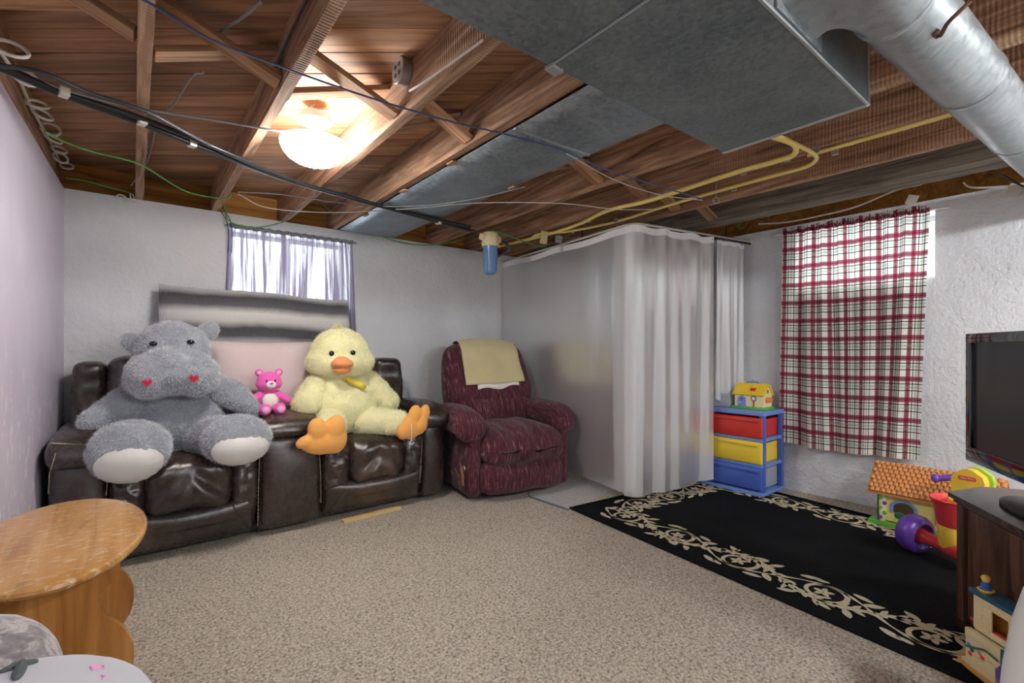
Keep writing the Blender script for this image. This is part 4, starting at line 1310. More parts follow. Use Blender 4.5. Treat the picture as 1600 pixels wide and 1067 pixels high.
fur(la, 9000, 0.015, 0.0028, MAT['hippo_fur']); fur(ra, 9000, 0.015, 0.0028, MAT['hippo_fur'])
tree = bvh(hh)
for (u, v) in ((241, 538), (297, 535)):
    a_, n_ = hit(tree, u, v, 0.008)
    if a_: mesh_obj('eye', ellipsoid(a_, (0.019, 0.014, 0.013), None, 14, 8), MAT['eye'], HIP)
HEART = []
for k in range(28):
    a = 2 * PI * k / 28
    HEART.append((0.0016 * 16 * math.sin(a) ** 3, 0.0016 * (13 * math.cos(a) - 5 * math.cos(2 * a) - 2 * math.cos(3 * a) - math.cos(4 * a))))
for (u, v) in ((231, 597), (304, 590)):
    a_, n_ = hit(tree, u, v, 0.010)
    if a_:
        o = mesh_obj('heart_patch', prism([(x * 0.78, y * 0.78) for x, y in HEART], 0.010, frame(a_, n_)), MAT['red_heart'], HIP, False); o['label'] = 'red felt heart nostril'

# ------------------------------------------------------------------ plush duck
DK = thing('plush_duck', 'big pale yellow plush duck with orange feet sitting on the sofa', 'plush toy', (1.13, 3.3, 0.51))
db = blob('torso', [ellipsoid((1.13, 3.32, 0.72), (0.245, 0.185, 0.21)), ellipsoid((1.13, 3.33, 0.82), (0.22, 0.165, 0.14))], MAT['duck'], DK, 0.016, 8, wob=0.008)
dh = blob('head', [ellipsoid((1.112, 3.31, 1.075), (0.185, 0.17, 0.165)), ellipsoid((1.112, 3.30, 1.01), (0.225, 0.185, 0.125))], MAT['duck'], DK, 0.014, 10, wob=0.006)
tf = blob('head_tuft', capsule_between((1.10, 3.31, 1.225), (1.085, 3.30, 1.26), 0.02, 0.008, 4), MAT['duck'], DK, 0.007, 2)
wl_ = blob('wing', capsule_between((0.965, 3.31, 0.85), (0.875, 3.24, 0.745), 0.09, 0.088), MAT['duck'], DK, 0.014, 6, wob=0.006)
wr_ = blob('wing', capsule_between((1.31, 3.31, 0.86), (1.435, 3.27, 0.72), 0.085, 0.085), MAT['duck'], DK, 0.014, 6, wob=0.006)
l1 = blob('leg', capsule_between((1.02, 3.24, 0.62), (0.945, 3.02, 0.60), 0.11, 0.09, 6), MAT['duck'], DK, 0.014, 5, wob=0.005)
l2 = blob('leg', capsule_between((1.25, 3.22, 0.605), (1.42, 3.05, 0.595), 0.105, 0.085, 6), MAT['duck'], DK, 0.014, 5, wob=0.005)
for o, n in ((db, 20000), (dh, 22000), (tf, 900), (wl_, 8000), (wr_, 8000), (l1, 7000), (l2, 7000)):
    fur(o, n, 0.016 if o is not tf else 0.03, 0.0024, MAT['duck_fur'])


def lobe(u, v, y, pw, ph, th=0.05, rot=0.0):
    """flattened toe lobe, pw x ph pixels, facing the room"""
    c = PY(u, v, y); k = (y / ray(u, v).y) / F
    return ellipsoid(c, (pw * k, th, ph * k), Matrix.Rotation(-rot, 3, 'Y'), 20, 12)


f1 = blob('foot', [lobe(506, 690, 2.955, 36, 20), lobe(478, 690, 2.945, 17, 10, 0.035, 0.35), lobe(496, 671, 2.94, 15, 19, 0.04, 0.1), lobe(524, 668, 2.94, 16, 20, 0.042, -0.15), lobe(522, 685, 2.955, 21, 24)], MAT['orange'], DK, 0.009, 7)
f2 = blob('foot', [lobe(640, 668, 2.985, 18, 19, 0.045, 0.3), lobe(648, 649, 2.975, 11, 17, 0.036, -0.2), lobe(663, 647, 2.975, 9, 16, 0.034, -0.25), lobe(629, 672, 2.99, 11, 15, 0.04), lobe(655, 663, 2.98, 14, 17, 0.04, -0.4)], MAT['orange'], DK, 0.008, 5)
tree = bvh(dh)
a_, n_ = hit(tree, 534, 571)
bk = thing  # beak: upper and lower lip
ub = blob('upper_beak', [ellipsoid(a_ + Vector((0, -0.012, 0.012)), (0.072, 0.07, 0.036)), ellipsoid(a_ + Vector((0, 0.0, 0.03)), (0.05, 0.05, 0.03))], MAT['beak'], DK, 0.007, 4)
lb = blob('lower_beak', [ellipsoid(a_ + Vector((0, -0.004, -0.028)), (0.058, 0.058, 0.028))], MAT['beak'], DK, 0.007, 4)
for (u, v) in ((519, 553), (551, 552)):
    e_, n_ = hit(tree, u, v, 0.008)
    if e_:
        o = mesh_obj('eye', ellipsoid(e_, (0.017, 0.013, 0.017), None, 16, 10), MAT['eye'], DK)
a_, n_ = hit(bvh(db, dh), 536, 592, 0.008)
rb = MB()
for tgt in ((567, 607), (556, 601)):
    pts = []
    for k in range(7):
        f_ = k / 6
        p, n_ = hit(bvh(db, dh), 534 + (tgt[0] - 534) * f_, 590 + (tgt[1] - 590) * f_, 0.022)
        if p: pts.append((p, n_))
    V = []
    for i, (p, n_) in enumerate(pts):
        w = 0.005 + 0.018 * math.sin(i / (len(pts) - 1) * PI * 0.8)
        V += [p + Vector((0.6, 0, 0.8)) * w, p + n_ * 0.006, p - Vector((0.6, 0, 0.8)) * w]
    rb.add((V, [q_ for i in range(len(pts) - 1) for q_ in ((3 * i, 3 * i + 1, 3 * i + 4, 3 * i + 3), (3 * i + 1, 3 * i + 2, 3 * i + 5, 3 * i + 4))]))
o = rb.build('ribbon', MAT['ribbon'], DK); o['label'] = 'yellow satin ribbon at the neck'
o.modifiers.new('thick', 'SOLIDIFY').thickness = 0.003
p0_, p1_ = PY(643, 662, 2.925), PY(642, 690, 2.93)
mesh_obj('tag_string', tube([p0_, p0_.lerp(p1_, 0.5) + Vector((0.004, 0, 0)), p1_, p1_ + Vector((-0.012, 0, -0.012)), p1_ + Vector((0.01, 0, -0.018)), p1_ + Vector((0.024, 0, -0.004))], 0.0018, 5), MAT['p_white'], DK)

# ------------------------------------------------------------------ small pink teddy
B0 = Vector((0.665, 3.30, 0.690))
TB = thing('plush_teddy', 'small bright pink teddy bear sitting on the sofa console', 'plush toy', B0)
PK = MAT['pink']
hd = blob('head', [ellipsoid(B0 + Vector((0, 0, 0.205)), (0.074, 0.06, 0.064)), ellipsoid(B0 + Vector((0, -0.005, 0.19)), (0.078, 0.058, 0.045))], PK, TB, 0.006, 4)
bd = blob('torso', [ellipsoid(B0 + Vector((0, 0, 0.085)), (0.062, 0.052, 0.075))], PK, TB, 0.007, 3)
for s_ in (-1, 1):
    c = B0 + Vector((s_ * 0.056, 0.0, 0.262))
    er = blob('ear', [ellipsoid(c, (0.024, 0.014, 0.024))], PK, TB, 0.004, 2)
    mesh_obj('inner_ear', ellipsoid(c + Vector((0, -0.010, -0.002)), (0.014, 0.007, 0.014), None, 12, 8), MAT['pink_lt'], er)
    blob('arm', capsule_between(B0 + Vector((s_ * 0.05, 0, 0.125)), B0 + Vector((s_ * 0.105, -0.02, 0.085)), 0.024, 0.026, 5), PK, TB, 0.006, 3)
    lg = blob('leg', capsule_between(B0 + Vector((s_ * 0.035, -0.02, 0.035)), B0 + Vector((s_ * 0.042, -0.095, 0.04)), 0.032, 0.037, 5), PK, TB, 0.006, 3)
    mesh_obj('foot_pad', ellipsoid(B0 + Vector((s_ * 0.042, -0.128, 0.041)), (0.022, 0.007, 0.022), None, 14, 8), MAT['pink_lt'], lg)
    mesh_obj('eye', ellipsoid(B0 + Vector((s_ * 0.024, -0.060, 0.212)), (0.0055, 0.004, 0.007), None, 10, 6), MAT['eye'], TB)
mz = blob('muzzle', [ellipsoid(B0 + Vector((0, -0.062, 0.188)), (0.030, 0.020, 0.024))], MAT['muzzle'], TB, 0.005, 2)
mesh_obj('nose', ellipsoid(B0 + Vector((0, -0.082, 0.197)), (0.009, 0.006, 0.006), None, 10, 6), MAT['red_heart'], TB)
mesh_obj('belly_patch', ellipsoid(B0 + Vector((0, -0.036, 0.088)), (0.046, 0.022, 0.048), None, 20, 12), MAT['belly'], TB)

# ------------------------------------------------------------------ burgundy recliner
RCX, RCY, RCA = 2.35, 3.13, math.radians(-10)
BU = MAT['burgundy']
d = thing('recliner_chair', 'burgundy striped chenille recliner beside the frosted shower curtain', 'armchair', (RCX, RCY, 0), RCA, local=True)


def lump(amp, sc, seed):
    def f_(w, q):
        k = amp * noise.noise((w.x * sc + seed, w.y * sc, w.z * sc))
        return (w.x + k * q[0] * 0.6, w.y + k * (1 if q[1] > 0 else -1) * abs(q[1]), w.z + k * q[2])
    return f_


soft('base', -0.36, 0.36, -0.30, 0.36, 0.03, 0.40, 0.05, BU, d)
soft('footrest', -0.335, 0.325, -0.455, -0.27, 0.045, 0.285, 0.07, BU, d, (0.01, 0.03, 0.0), (14, 4, 8), lump(0.012, 7, 1))


def seat_f(w, q):
    k = 0.014 * noise.noise((w.x * 7, w.y * 6, w.z * 8))
    dip = -0.012 * math.exp(-((w.x - 0.06) / 0.03) ** 2) - 0.012 * math.exp(-((w.x + 0.12) / 0.03) ** 2)
    return (w.x, w.y - dip * (1 if q[1] < -0.3 else 0) + k, w.z + k + dip * (1 if q[2] > 0 else 0) - 0.05 * max(0, -q[1] - 0.4) ** 1.5 * (1 if q[2] > 0 else 0))


soft('seat_cushion', -0.335, 0.335, -0.48, 0.20, 0.255, 0.50, 0.10, BU, d, (0.01, 0.03, 0.045), (20, 14, 8), seat_f)
for s_ in (-1, 1):
    soft('arm_panel', min(s_ * 0.32, s_ * 0.435), max(s_ * 0.32, s_ * 0.435), -0.36, 0.34, 0.03, 0.50, 0.045, BU, d, (0.012, 0.02, 0))

    def arm_f(w, q, s_=s_):
        k = 0.014 * noise.noise((w.x * 9 + s_, w.y * 8, w.z * 9))
        fr = max(0, -q[1])
        return (w.x * (1 + (0.10 if s_ < 0 else 0.03) * fr * fr) + k * q[0], w.y + k, w.z + k - 0.045 * max(0, fr - 0.55) ** 1.2 * 2 + 0.02 * (1 - q[1] ** 2))
    cx_ = s_ * (0.405 if s_ < 0 else 0.395)
    mesh_obj('arm_pad', softbox((cx_, -0.07, 0.545), (0.115, 0.325, 0.095), 0.09, (6, 16, 3), (0.01, 0.02, 0.015), lambda w, q, cx_=cx_, f=arm_f: f(w, q)), BU, d, True, None, 0)


def back_f(w, q):
    zz = w.z
    taper = 1 - 0.10 * max(0, q[2]) ** 2 - 0.04 * max(0, -q[2])
    k = 0.012 * noise.noise((w.x * 7, 3, w.z * 8))
    return (w.x * taper, w.y + zz * 0.22 + k + (0.03 * math.cos(q[2] * 4.2) * -1 if q[1] < 0 else 0), w.z + 0.02 * (1 - q[0] ** 2) * max(0, q[2]))


bko = soft('backrest', -0.385, 0.385, 0.13, 0.37, 0.40, 1.12, 0.085, BU, d, (0.012, 0.02, 0.02), (16, 4, 18), back_f)
soft('lumbar_cushion', -0.345, 0.345, 0.06, 0.20, 0.45, 0.70, 0.065, BU, d, (0, 0.03, 0.01), (14, 3, 8), lump(0.01, 8, 4))
mesh_obj('lever', tube([(-0.452, -0.30, 0.24), (-0.468, -0.31, 0.25), (-0.468, -0.335, 0.20), (-0.466, -0.34, 0.13)], 0.011, 8, 4), MAT['p_brown'], d)
mesh_obj('lever_plate', lathe([(0.022, 0), (0.022, 0.008), (0.012, 0.012)], 16, TR(-0.44, -0.30, 0.24) @ Matrix.Rotation(-PI / 2, 4, 'Y')), MAT['steel'], d)

# blanket over the backrest (own thing, same frame as the chair)
bt = bvh(bko)


def drape_sheet(name, xa, xb, zl, zback, off, label, mat, skew=0.0, cat='blanket', jag=0.0):
    nx, nf, nb = 26, 22, 12
    V = []
    for i in range(nx + 1):
        s = i / nx
        x = xa + (xb - xa) * s
        top = None
        col = []
        zt = 1.2
        while zt > 0.6:
            h_ = bt.ray_cast(Vector((x, -1, zt)), Vector((0, 1, 0)))
            if h_[0] is not None: break
            zt -= 0.004
        zf = zl + skew * (s - 0.5) + jag * math.sin(s * 9)
        for j in range(nf + 1):
            z = zf + (zt - 0.01 - zf) * j / nf
            h_ = bt.ray_cast(Vector((x, -1, z)), Vector((0, 1, 0)))
            y = h_[0].y if h_[0] else col[-1][1]
            col.append((x + 0.02 * (s - 0.5) * (1 - j / nf), y - off - 0.006 * math.sin(s * 14 + j * 0.13) * (1 - j / nf), z))
        yb = bt.ray_cast(Vector((x, 2, zt - 0.05)), Vector((0, -1, 0)))[0]
        yb = yb.y if yb else col[-1][1] + 0.2
        y0 = col[-1][1]
        for j in range(1, 8):
            a = j / 8
            col.append((x, y0 + (yb + off - y0) * a, zt - 0.01 + (off + 0.012) * math.sin(a * PI) ** 0.6 + off * 0.5))
        for j in range(nb + 1):
            z = zt - 0.03 - (zt - 0.03 - zback) * j / nb
            h_ = bt.ray_cast(Vector((x, 2, z)), Vector((0, -1, 0)))
            col.append((x, (h_[0].y if h_[0] else yb) + off, z))
        V.append(col)
    m = len(V[0])
    vs = [p for c in V for p in c]
    Fc = [(i * m + j, i * m + j + 1, (i + 1) * m + j + 1, (i + 1) * m + j) for i in range(nx) for j in range(m - 1)]
    o = mesh_obj(name, (vs, Fc), mat, None, True, None, 0)
    o.location = (RCX, RCY, 0); o.rotation_euler = (0, 0, RCA)
    o.modifiers.new('thick', 'SOLIDIFY').thickness = 0.006
    tag(o, label, cat)
    return o


drape_sheet('folded_sheet', -0.15, 0.22, 0.775, 1.0, 0.008, 'cream folded sheet edge showing under the khaki blanket', MAT['white_cloth'], 0.02, 'sheet', 0.012)
drape_sheet('fleece_blanket', -0.25, 0.28, 0.815, 0.85, 0.022, 'khaki fleece blanket folded over the burgundy recliner back', MAT['khaki'], 0.015)

# ------------------------------------------------------------------ oval side table
TX, TY = -0.172, 1.95
d = thing('side_table', 'oval honey oak side table with scalloped panel legs', 'table', (TX, TY, 0))
prof = [(0.0, 0.522), (0.90, 0.522), (0.965, 0.524), (0.99, 0.530), (1.0, 0.537), (0.992, 0.545), (0.965, 0.549), (0.95, 0.55), (0.0, 0.55)]
vf = lathe(prof, 64)
mesh_obj('table_top', ([(TX + p[0] * 0.207, TY + p[1] * 0.415, p[2]) for p in vf[0]], vf[1]), MAT['oak'], d, True, None, 45)
half = catmull([Vector((x, z, 0)) for x, z in ((0.145, 0.521), (0.135, 0.47), (0.098, 0.425), (0.108, 0.375), (0.15, 0.32), (0.172, 0.26), (0.165, 0.19), (0.13, 0.13), (0.105, 0.10), (0.125, 0.05), (0.15, 0.0))], 5)
poly = [(p.x, p.y) for p in half] + [(-p.x, p.y) for p in reversed(half)]
for y in (1.73, 2.14):
    mesh_obj('leg_panel', prism(poly, 0.022, Matrix.Translation((TX, y + 0.011, 0)) @ Matrix.Rotation(PI / 2, 4, 'X')), MAT['oak_v'], d, False)
mesh_obj('stretcher', bbox(TX - 0.012, TX + 0.012, 1.741, 2.12, 0.19, 0.33, 0.003), MAT['oak_v'], d, False)
mesh_obj('apron', bbox(TX - 0.05, TX + 0.05, 1.745, 2.115, 0.495, 0.521, 0.003), MAT['oak_v'], d, False)

# ------------------------------------------------------------------ near seat with two cushions
d = thing('ottoman', 'low dark leather footstool under the grey cushions', 'footstool', (-0.16, 0.98, 0))
soft('padded_top', -0.40, 0.06, 0.74, 1.26, 0.28, 0.42, 0.05, LE, d, (0, 0, 0.01))
soft('base', -0.38, 0.04, 0.76, 1.24, 0.03, 0.30, 0.03, LE, d)
for (x, y) in ((-0.35, 0.79), (0.01, 0.79), (-0.35, 1.21), (0.01, 1.21)):
    mesh_obj('foot', lathe([(0.014, 0), (0.02, 0.04)], 12, Matrix.Translation((x, y, 0))), MAT['black'], d)
d = thing('fur_cushion', 'streaked grey brown velvety cushion on the near footstool', 'cushion', (-0.25, 1.17, 0.42))
soft('cushion_body', -0.40, -0.105, 1.07, 1.27, 0.43, 0.63, 0.09, MAT['streak'], d, (0.01, 0.01, 0.02), (10, 6, 6), lump(0.012, 9, 3))
d = thing('plush_pillow', 'pale grey round plush pillow with a dark stitched cross', 'pillow', (-0.185, 0.99, 0.42))
pp = mesh_obj('pillow_body', ellipsoid((-0.185, 0.99, 0.515), (0.215, 0.20, 0.095), None, 40, 20), MAT['pale_plush'], d)
tree = bvh(pp)


def surf_strip(pl, w, name, mat, th=0.006):
    mb = MB(); L = []
    for i in range(len(pl) - 1):
        for k in range(8):
            f_ = k / 8
            a_, n_ = hit(tree, pl[i][0] * (1 - f_) + pl[i + 1][0] * f_, pl[i][1] * (1 - f_) + pl[i + 1][1] * f_, 0.002)
            if a_: L.append(a_)
    if len(L) > 2:
        mb.add(tube(L, w, 8, 2, False, lambda t_: w * (0.35 + 0.65 * math.sin(PI * min(1, max(0, t_))) ** 0.6)))
        mb.build(name, mat, d)


surf_strip(((0, 1052), (30, 1042), (63, 1034)), 0.007, 'cross_bar', MAT['dark_felt'])
surf_strip(((38, 1024), (32, 1046), (24, 1066)), 0.008, 'cross_bar', MAT['dark_felt'])
a_, n_ = hit(tree, 148, 1044, 0.0)
if a_: mesh_obj('heart_patch', prism([(x * 0.32, y * 0.32) for x, y in HEART], 0.003, frame(a_, n_)), MAT['pink_lt'], d, False)
for q_ in ((160, 1043), (160, 1059)):
    a_, n_ = hit(tree, *q_, 0.0)
    if a_: mesh_obj('stitch_mark', xf(tube([(-0.006, 0, 0.001), (0, -0.003, 0.002), (0.006, 0.002, 0.001)], 0.0015, 5, 3), frame(a_, n_)), MAT['pink_lt'], d)

# ------------------------------------------------------------------ rug with a scroll border
ru = math.radians(-5.6)
RO = PZ(890, 795, 0.0)                      # corner of the rug
e1 = Vector((-0.098, -0.995, 0)).normalized(); e2 = Vector((0.995, -0.098, 0)).normalized()
RL, RW = 2.62, 1.56


def rp(a, b, z=0.0):
    return RO + e1 * a + e2 * b + Vector((0, 0, z))


d = thing('area_rug', 'black area rug with a cream scrolling vine border', 'rug', rp(RL / 2, RW / 2))
V = []; n1, n2 = 40, 24
for i in range(n1 + 1):
    for j in range(n2 + 1):
        a, b = RL * i / n1, RW * j / n2
        edge = 0.008 * noise.noise((a * 3, b * 3, 1))
        V.append(rp(a + (edge if i in (0, n1) else 0), b + (edge if j in (0, n2) else 0), 0.010 if 0 < i < n1 and 0 < j < n2 else 0.001))
mesh_obj('pile', (V, [(i * (n2 + 1) + j, (i + 1) * (n2 + 1) + j, (i + 1) * (n2 + 1) + j + 1, i * (n2 + 1) + j + 1) for i in range(n1) for j in range(n2)]), MAT['rug'], d, True, None, 60)
SCR = MB()


def ribbon(pts, w, z=0.0125):
    """flat strip in rug coordinates, pts = [(a, b)], w = width or function"""
    V = []
    n = len(pts)
    for i, p in enumerate(pts):
        q0 = pts[max(0, i - 1)]; q1 = pts[min(n - 1, i + 1)]
        tx, ty = q1[0] - q0[0], q1[1] - q0[1]; L = math.hypot(tx, ty) or 1
        ww = (w(i / (n - 1)) if callable(w) else w) / 2
        V += [rp(p[0] - ty / L * ww, p[1] + tx / L * ww, z), rp(p[0] + ty / L * ww, p[1] - tx / L * ww, z)]
    SCR.add((V, [(2 * i, 2 * i + 1, 2 * i + 3, 2 * i + 2) for i in range(n - 1)]))


def leaf(x, y, an, L, W, z=0.013):
    pts = [(x + math.cos(an) * L * k / 6, y + math.sin(an) * L * k / 6) for k in range(7)]
    ribbon(pts, lambda t_: W * math.sin(PI * min(0.98, t_ * 0.9 + 0.08)) ** 0.8, z)


def scroll_run(to, length, flip):
    """vine of alternating spirals along one border; to(s, c) maps run coords -> rug coords"""
    P = 0.36; A = 0.075
    n = max(1, round(length / P)); P = length / n

    def rr(pts, w): ribbon([to(*p) for p in pts], w)

    def lf(x, y, an, L, W):
        p0, p1 = to(x, y), to(x + math.cos(an) * L, y + math.sin(an) * L)
        leaf(p0[0], p0[1], math.atan2(p1[1] - p0[1], p1[0] - p0[0]), L, W)
    rr([(length * k / (n * 20), A * math.sin(PI * length * k / (n * 20) / P)) for k in range(n * 20 + 1)], lambda t_: 0.026 + 0.008 * math.sin(t_ * n * 12))
    m_n = n * 9
    for k in range(m_n):
        x = length * (k + 0.5) / m_n; y = A * math.sin(PI * x / P); sl_ = math.atan(A * PI / P * math.cos(PI * x / P))
        for sgn in (-1, 1):
            lf(x, y, sl_ + sgn * (0.75 + 0.25 * math.sin(k * 2.3)), 0.05 + 0.02 * math.sin(k * 1.9 + sgn), 0.022)
    rr([(length * k / (n * 20), -A * 1.15 * math.sin(PI * length * k / (n * 20) / P)) for k in range(n * 20 + 1)], lambda t_: 0.013 + 0.006 * math.sin(t_ * n * 19))
    for i in range(n):
        sg = 1 if i % 2 == 0 else -1
        cx, cy = (i + 0.5) * P, sg * (-0.012)
        # spiral coming off the vine
        pts = []
        for k in range(40):
            t_ = k / 39; an = sg * (PI * 0.5 - t_ * 2 * PI * 1.15); r_ = 0.098 * (1 - 0.5 * t_)
            pts.append((cx + r_ * math.cos(an) * 1.05, cy + r_ * math.sin(an)))
        rr(pts, lambda t_: 0.024 - 0.008 * t_)
        for k in range(5):                      # rosette
            an = k * 2 * PI / 5 + i
            lf(cx + 0.004 * math.cos(an), cy + 0.004 * math.sin(an), an, 0.040, 0.024)
        for (dx, dy, an, L, W) in ((-0.14, 0.03, 0.5, 0.075, 0.024), (-0.12, -0.075, -0.4, 0.07, 0.022), (0.10, 0.07, 0.9, 0.06, 0.022), (0.125, -0.02, -0.7, 0.065, 0.024), (0.07, -0.085, 0.25, 0.07, 0.02), (-0.06, 0.09, 2.6, 0.06, 0.02), (0.02, 0.098, 0.35, 0.055, 0.018), (-0.02, -0.10, 2.9, 0.05, 0.016)):
            lf(cx + dx * 1.15, cy + sg * dy * 1.12, sg * an, L * 1.25, W * 1.5)


BC = 0.205   # border centre line in from the edge
scroll_run(lambda s, c: (0.14 + s, BC + c), RL - 0.28, 1)
scroll_run(lambda s, c: (BC + c, 0.30 + s), RW - 0.6, 1)
scroll_run(lambda s, c: (0.14 + s, RW - BC + c), RL - 0.28, 1)
scroll_run(lambda s, c: (RL - BC + c, 0.30 + s), RW - 0.6, 1)
o = SCR.build('scroll_border', MAT['cream_pile'], d, False); o['label'] = 'cream scrolling vine pattern'
for b0 in (0.0, RW):
    mesh_obj('bound_edge', tube([rp(0, b0, 0.006), rp(RL, b0, 0.006)], 0.006, 6, 1), MAT['rug'], d)
for a0 in (0.0, RL):
    mesh_obj('bound_edge', tube([rp(a0, 0, 0.006), rp(a0, RW, 0.006)], 0.006, 6, 1), MAT['rug'], d)

# grey mat between recliner and rug
q4 = [PZ(828, 777, 0), PZ(893, 797, 0), PZ(968, 762, 0), PZ(925, 742, 0)]
d = thing('woven_mat', 'grey woven mat with a slate blue edge between recliner and rug', 'mat', (q4[0] + q4[2]) / 2)
pl_ = [q4[0] + Vector((0.0, -0.0, 0)), q4[1] + Vector((-0.02, 0.01, 0)), q4[2], Vector((2.82, 3.1, 0)), Vector((2.5, 2.95, 0))]
cx_ = sum((p for p in pl_), Vector()) / len(pl_)
mesh_obj('mat_weave', prism([(p.x, p.y) for p in pl_], 0.006), MAT['mat'], d, False)
mesh_obj('edge_binding', tube([pl_[0] + Vector((0, 0, 0.005)), pl_[1] + Vector((0, 0, 0.005))], 0.007, 6, 1), MAT['blue_edge'], d)

# ------------------------------------------------------------------ plastic drawer tower
UX0, UX1, UY0, UY1, UH = 3.635, 3.985, 1.61, 2.13, 0.635
d = thing('drawer_tower', 'blue plastic drawer tower with red, yellow and blue drawers', 'drawers', ((UX0 + UX1) / 2, (UY0 + UY1) / 2, 0))
BL, LB = MAT['p_blue'], MAT['p_lblue']
mesh_obj('top_panel', bbox(UX0 - 0.01, UX1, UY0 - 0.008, UY1 + 0.008, UH - 0.035, UH, 0.008), LB, d)
mesh_obj('plinth', bbox(UX0 - 0.035, UX1, UY0 - 0.008, UY1 + 0.008, 0.012, 0.035, 0.008), LB, d)
lev = [0.035, 0.228, 0.420, UH - 0.035]
for x in (UX0 + 0.022, UX1 - 0.022):
    for y in (UY0 + 0.016, UY1 - 0.016):
        mesh_obj('post', bbox(x - 0.022, x + 0.022, y - 0.016, y + 0.016, 0.03, UH - 0.03, 0.004), BL, d)
for z in lev[1:3]:
    mesh_obj('shelf_frame', bbox(UX0 - 0.006, UX1 - 0.004, UY0 + 0.002, UY1 - 0.002, z - 0.012, z + 0.012, 0.004), LB, d)
mesh_obj('back_panel', bbox(UX1 - 0.008, UX1 - 0.002, UY0 + 0.02, UY1 - 0.02, 0.03, UH - 0.03, 0.001), BL, d)
for k, (mt, tub, lb_) in enumerate(((MAT['p_blue'], 'p_clear', 'blue plastic drawer'), (MAT['p_yellow'], 'p_yellow', 'yellow plastic drawer'), (MAT['p_red'], 'p_red', 'red plastic drawer'))):
    z0, z1 = lev[k] + 0.012, lev[k + 1] - 0.014
    dr = mesh_obj('drawer', softbox((UX0 + 0.004, (UY0 + UY1) / 2, (z0 + z1) / 2), (0.020, (UY1 - UY0) / 2 - 0.006, (z1 - z0) / 2), 0.012, (2, 12, 6), (0.014, 0, 0)), mt, d, True, None, 0)
    dr['label'] = lb_
    mesh_obj('pull_lip', bbox(UX0 - 0.034, UX0 - 0.004, UY0 + 0.03, UY1 - 0.03, z1 - 0.030, z1 - 0.018, 0.004), mt, dr)
    mb = MB()
    y0, y1, x0, x1 = UY0 + 0.036, UY1 - 0.036, UX0 + 0.02, UX1 - 0.03
    for bx_ in ((x0, x1, y0, y0 + 0.003, z0, z1 - 0.02), (x0, x1, y1 - 0.003, y1, z0, z1 - 0.02), (x1 - 0.003, x1, y0, y1, z0, z1 - 0.02), (x0, x1, y0, y1, z0, z0 + 0.003)):
        mb.add(box(*bx_))
    mb.build('tub', MAT[tub], dr, False)

# clear tub of small toys on the drawer tower
bx0 = Vector((3.80, 2.02, UH))
d = thing('storage_tub', 'clear lidded tub of small toys on the drawer tower', 'tub', bx0)
mb = MB()
for b in ((-0.10, 0.10, -0.115, -0.112, 0.002, 0.09), (-0.10, 0.10, 0.072, 0.075, 0.002, 0.09), (-0.10, -0.097, -0.115, 0.075, 0.002, 0.09), (0.097, 0.10, -0.115, 0.075, 0.002, 0.09), (-0.10, 0.10, -0.115, 0.075, 0.002, 0.005)):
    mb.add(box(*[b[i] + bx0[i // 2] for i in range(6)]))
mb.build('tub_body', MAT['p_clear'], d, False)
mesh_obj('lid', bbox(bx0.x - 0.105, bx0.x + 0.105, bx0.y - 0.12, bx0.y + 0.08, bx0.z + 0.09, bx0.z + 0.108, 0.006), MAT['p_clear'], d)
cols = ['p_red', 'p_green', 'p_yellow', 'p_white', 'p_brown', 'p_teal', 'p_purple']
for k in range(22):
    p = bx0 + Vector((random.uniform(-0.08, 0.08), random.uniform(-0.095, 0.055), 0.006 + 0.016 * (k // 8)))
    o = mesh_obj('toy_block', xf(bbox(-0.014, 0.014, -0.011, 0.011, 0, 0.015, 0.002), TR(p.x, p.y, p.z, random.uniform(0, 3))), MAT[cols[k % 7]])
    tag(o, 'tiny ' + ['red', 'green', 'yellow', 'white', 'brown', 'teal', 'purple'][k % 7] + ' toy block inside the clear lidded tub', 'toy block', 'toy blocks in the clear tub')

# toy house on the drawer tower
hx, hy = 3.79, 1.765
d = thing('toy_house', 'yellow roofed toy house with blue door on the drawer tower', 'toy house', (hx, hy, UH))
x0, x1, y0, y1, z = hx - 0.07, hx + 0.075, hy - 0.115, hy + 0.105, UH
mesh_obj('green_base', bbox(x0 - 0.022, x1 + 0.012, y0 - 0.018, y1 + 0.018, z, z + 0.02, 0.006), MAT['p_green'], d)
mesh_obj('house_walls', bbox(x0, x1, y0, y1, z + 0.02, z + 0.115, 0.003), MAT['p_cream'], d, False)
gp = [(x0 + 0.001, z + 0.115), (x1 - 0.001, z + 0.115), ((x0 + x1) / 2, z + 0.185)]
for y in (y0, y1 - 0.008):
    mesh_obj('gable', ([(a, y, b) for a, b in gp] + [(a, y + 0.008, b) for a, b in gp], [(0, 1, 2), (5, 4, 3), (0, 3, 4, 1), (1, 4, 5, 2), (2, 5, 3, 0)]), MAT['p_cream'], d, False)
for s_ in (-1, 1):
    L = math.hypot((x1 - x0) / 2 + 0.014, 0.082)
    an = math.atan2(0.075, (x1 - x0) / 2)
    mesh_obj('roof_slope', xf(bbox(-L / 2, L / 2, y0 - 0.012, y1 + 0.012, -0.004, 0.006, 0.002), Matrix.Translation(((x0 + x1) / 2 + s_ * ((x1 - x0) / 4 + 0.004), 0, z + 0.15)) @ Matrix.Rotation(s_ * an, 4, 'Y')), MAT['p_yellow'], d, False)
    for k in range(9):
        yy = y0 + (y1 - y0) * (k + 0.5) / 9
        mesh_obj('roof_batten', xf(bbox(-L / 2, L / 2, yy - 0.003, yy + 0.003, 0.005, 0.009, 0.001), Matrix.Translation(((x0 + x1) / 2 + s_ * ((x1 - x0) / 4 + 0.004), 0, z + 0.15)) @ Matrix.Rotation(s_ * an, 4, 'Y')), MAT['p_yellow'], d, False)
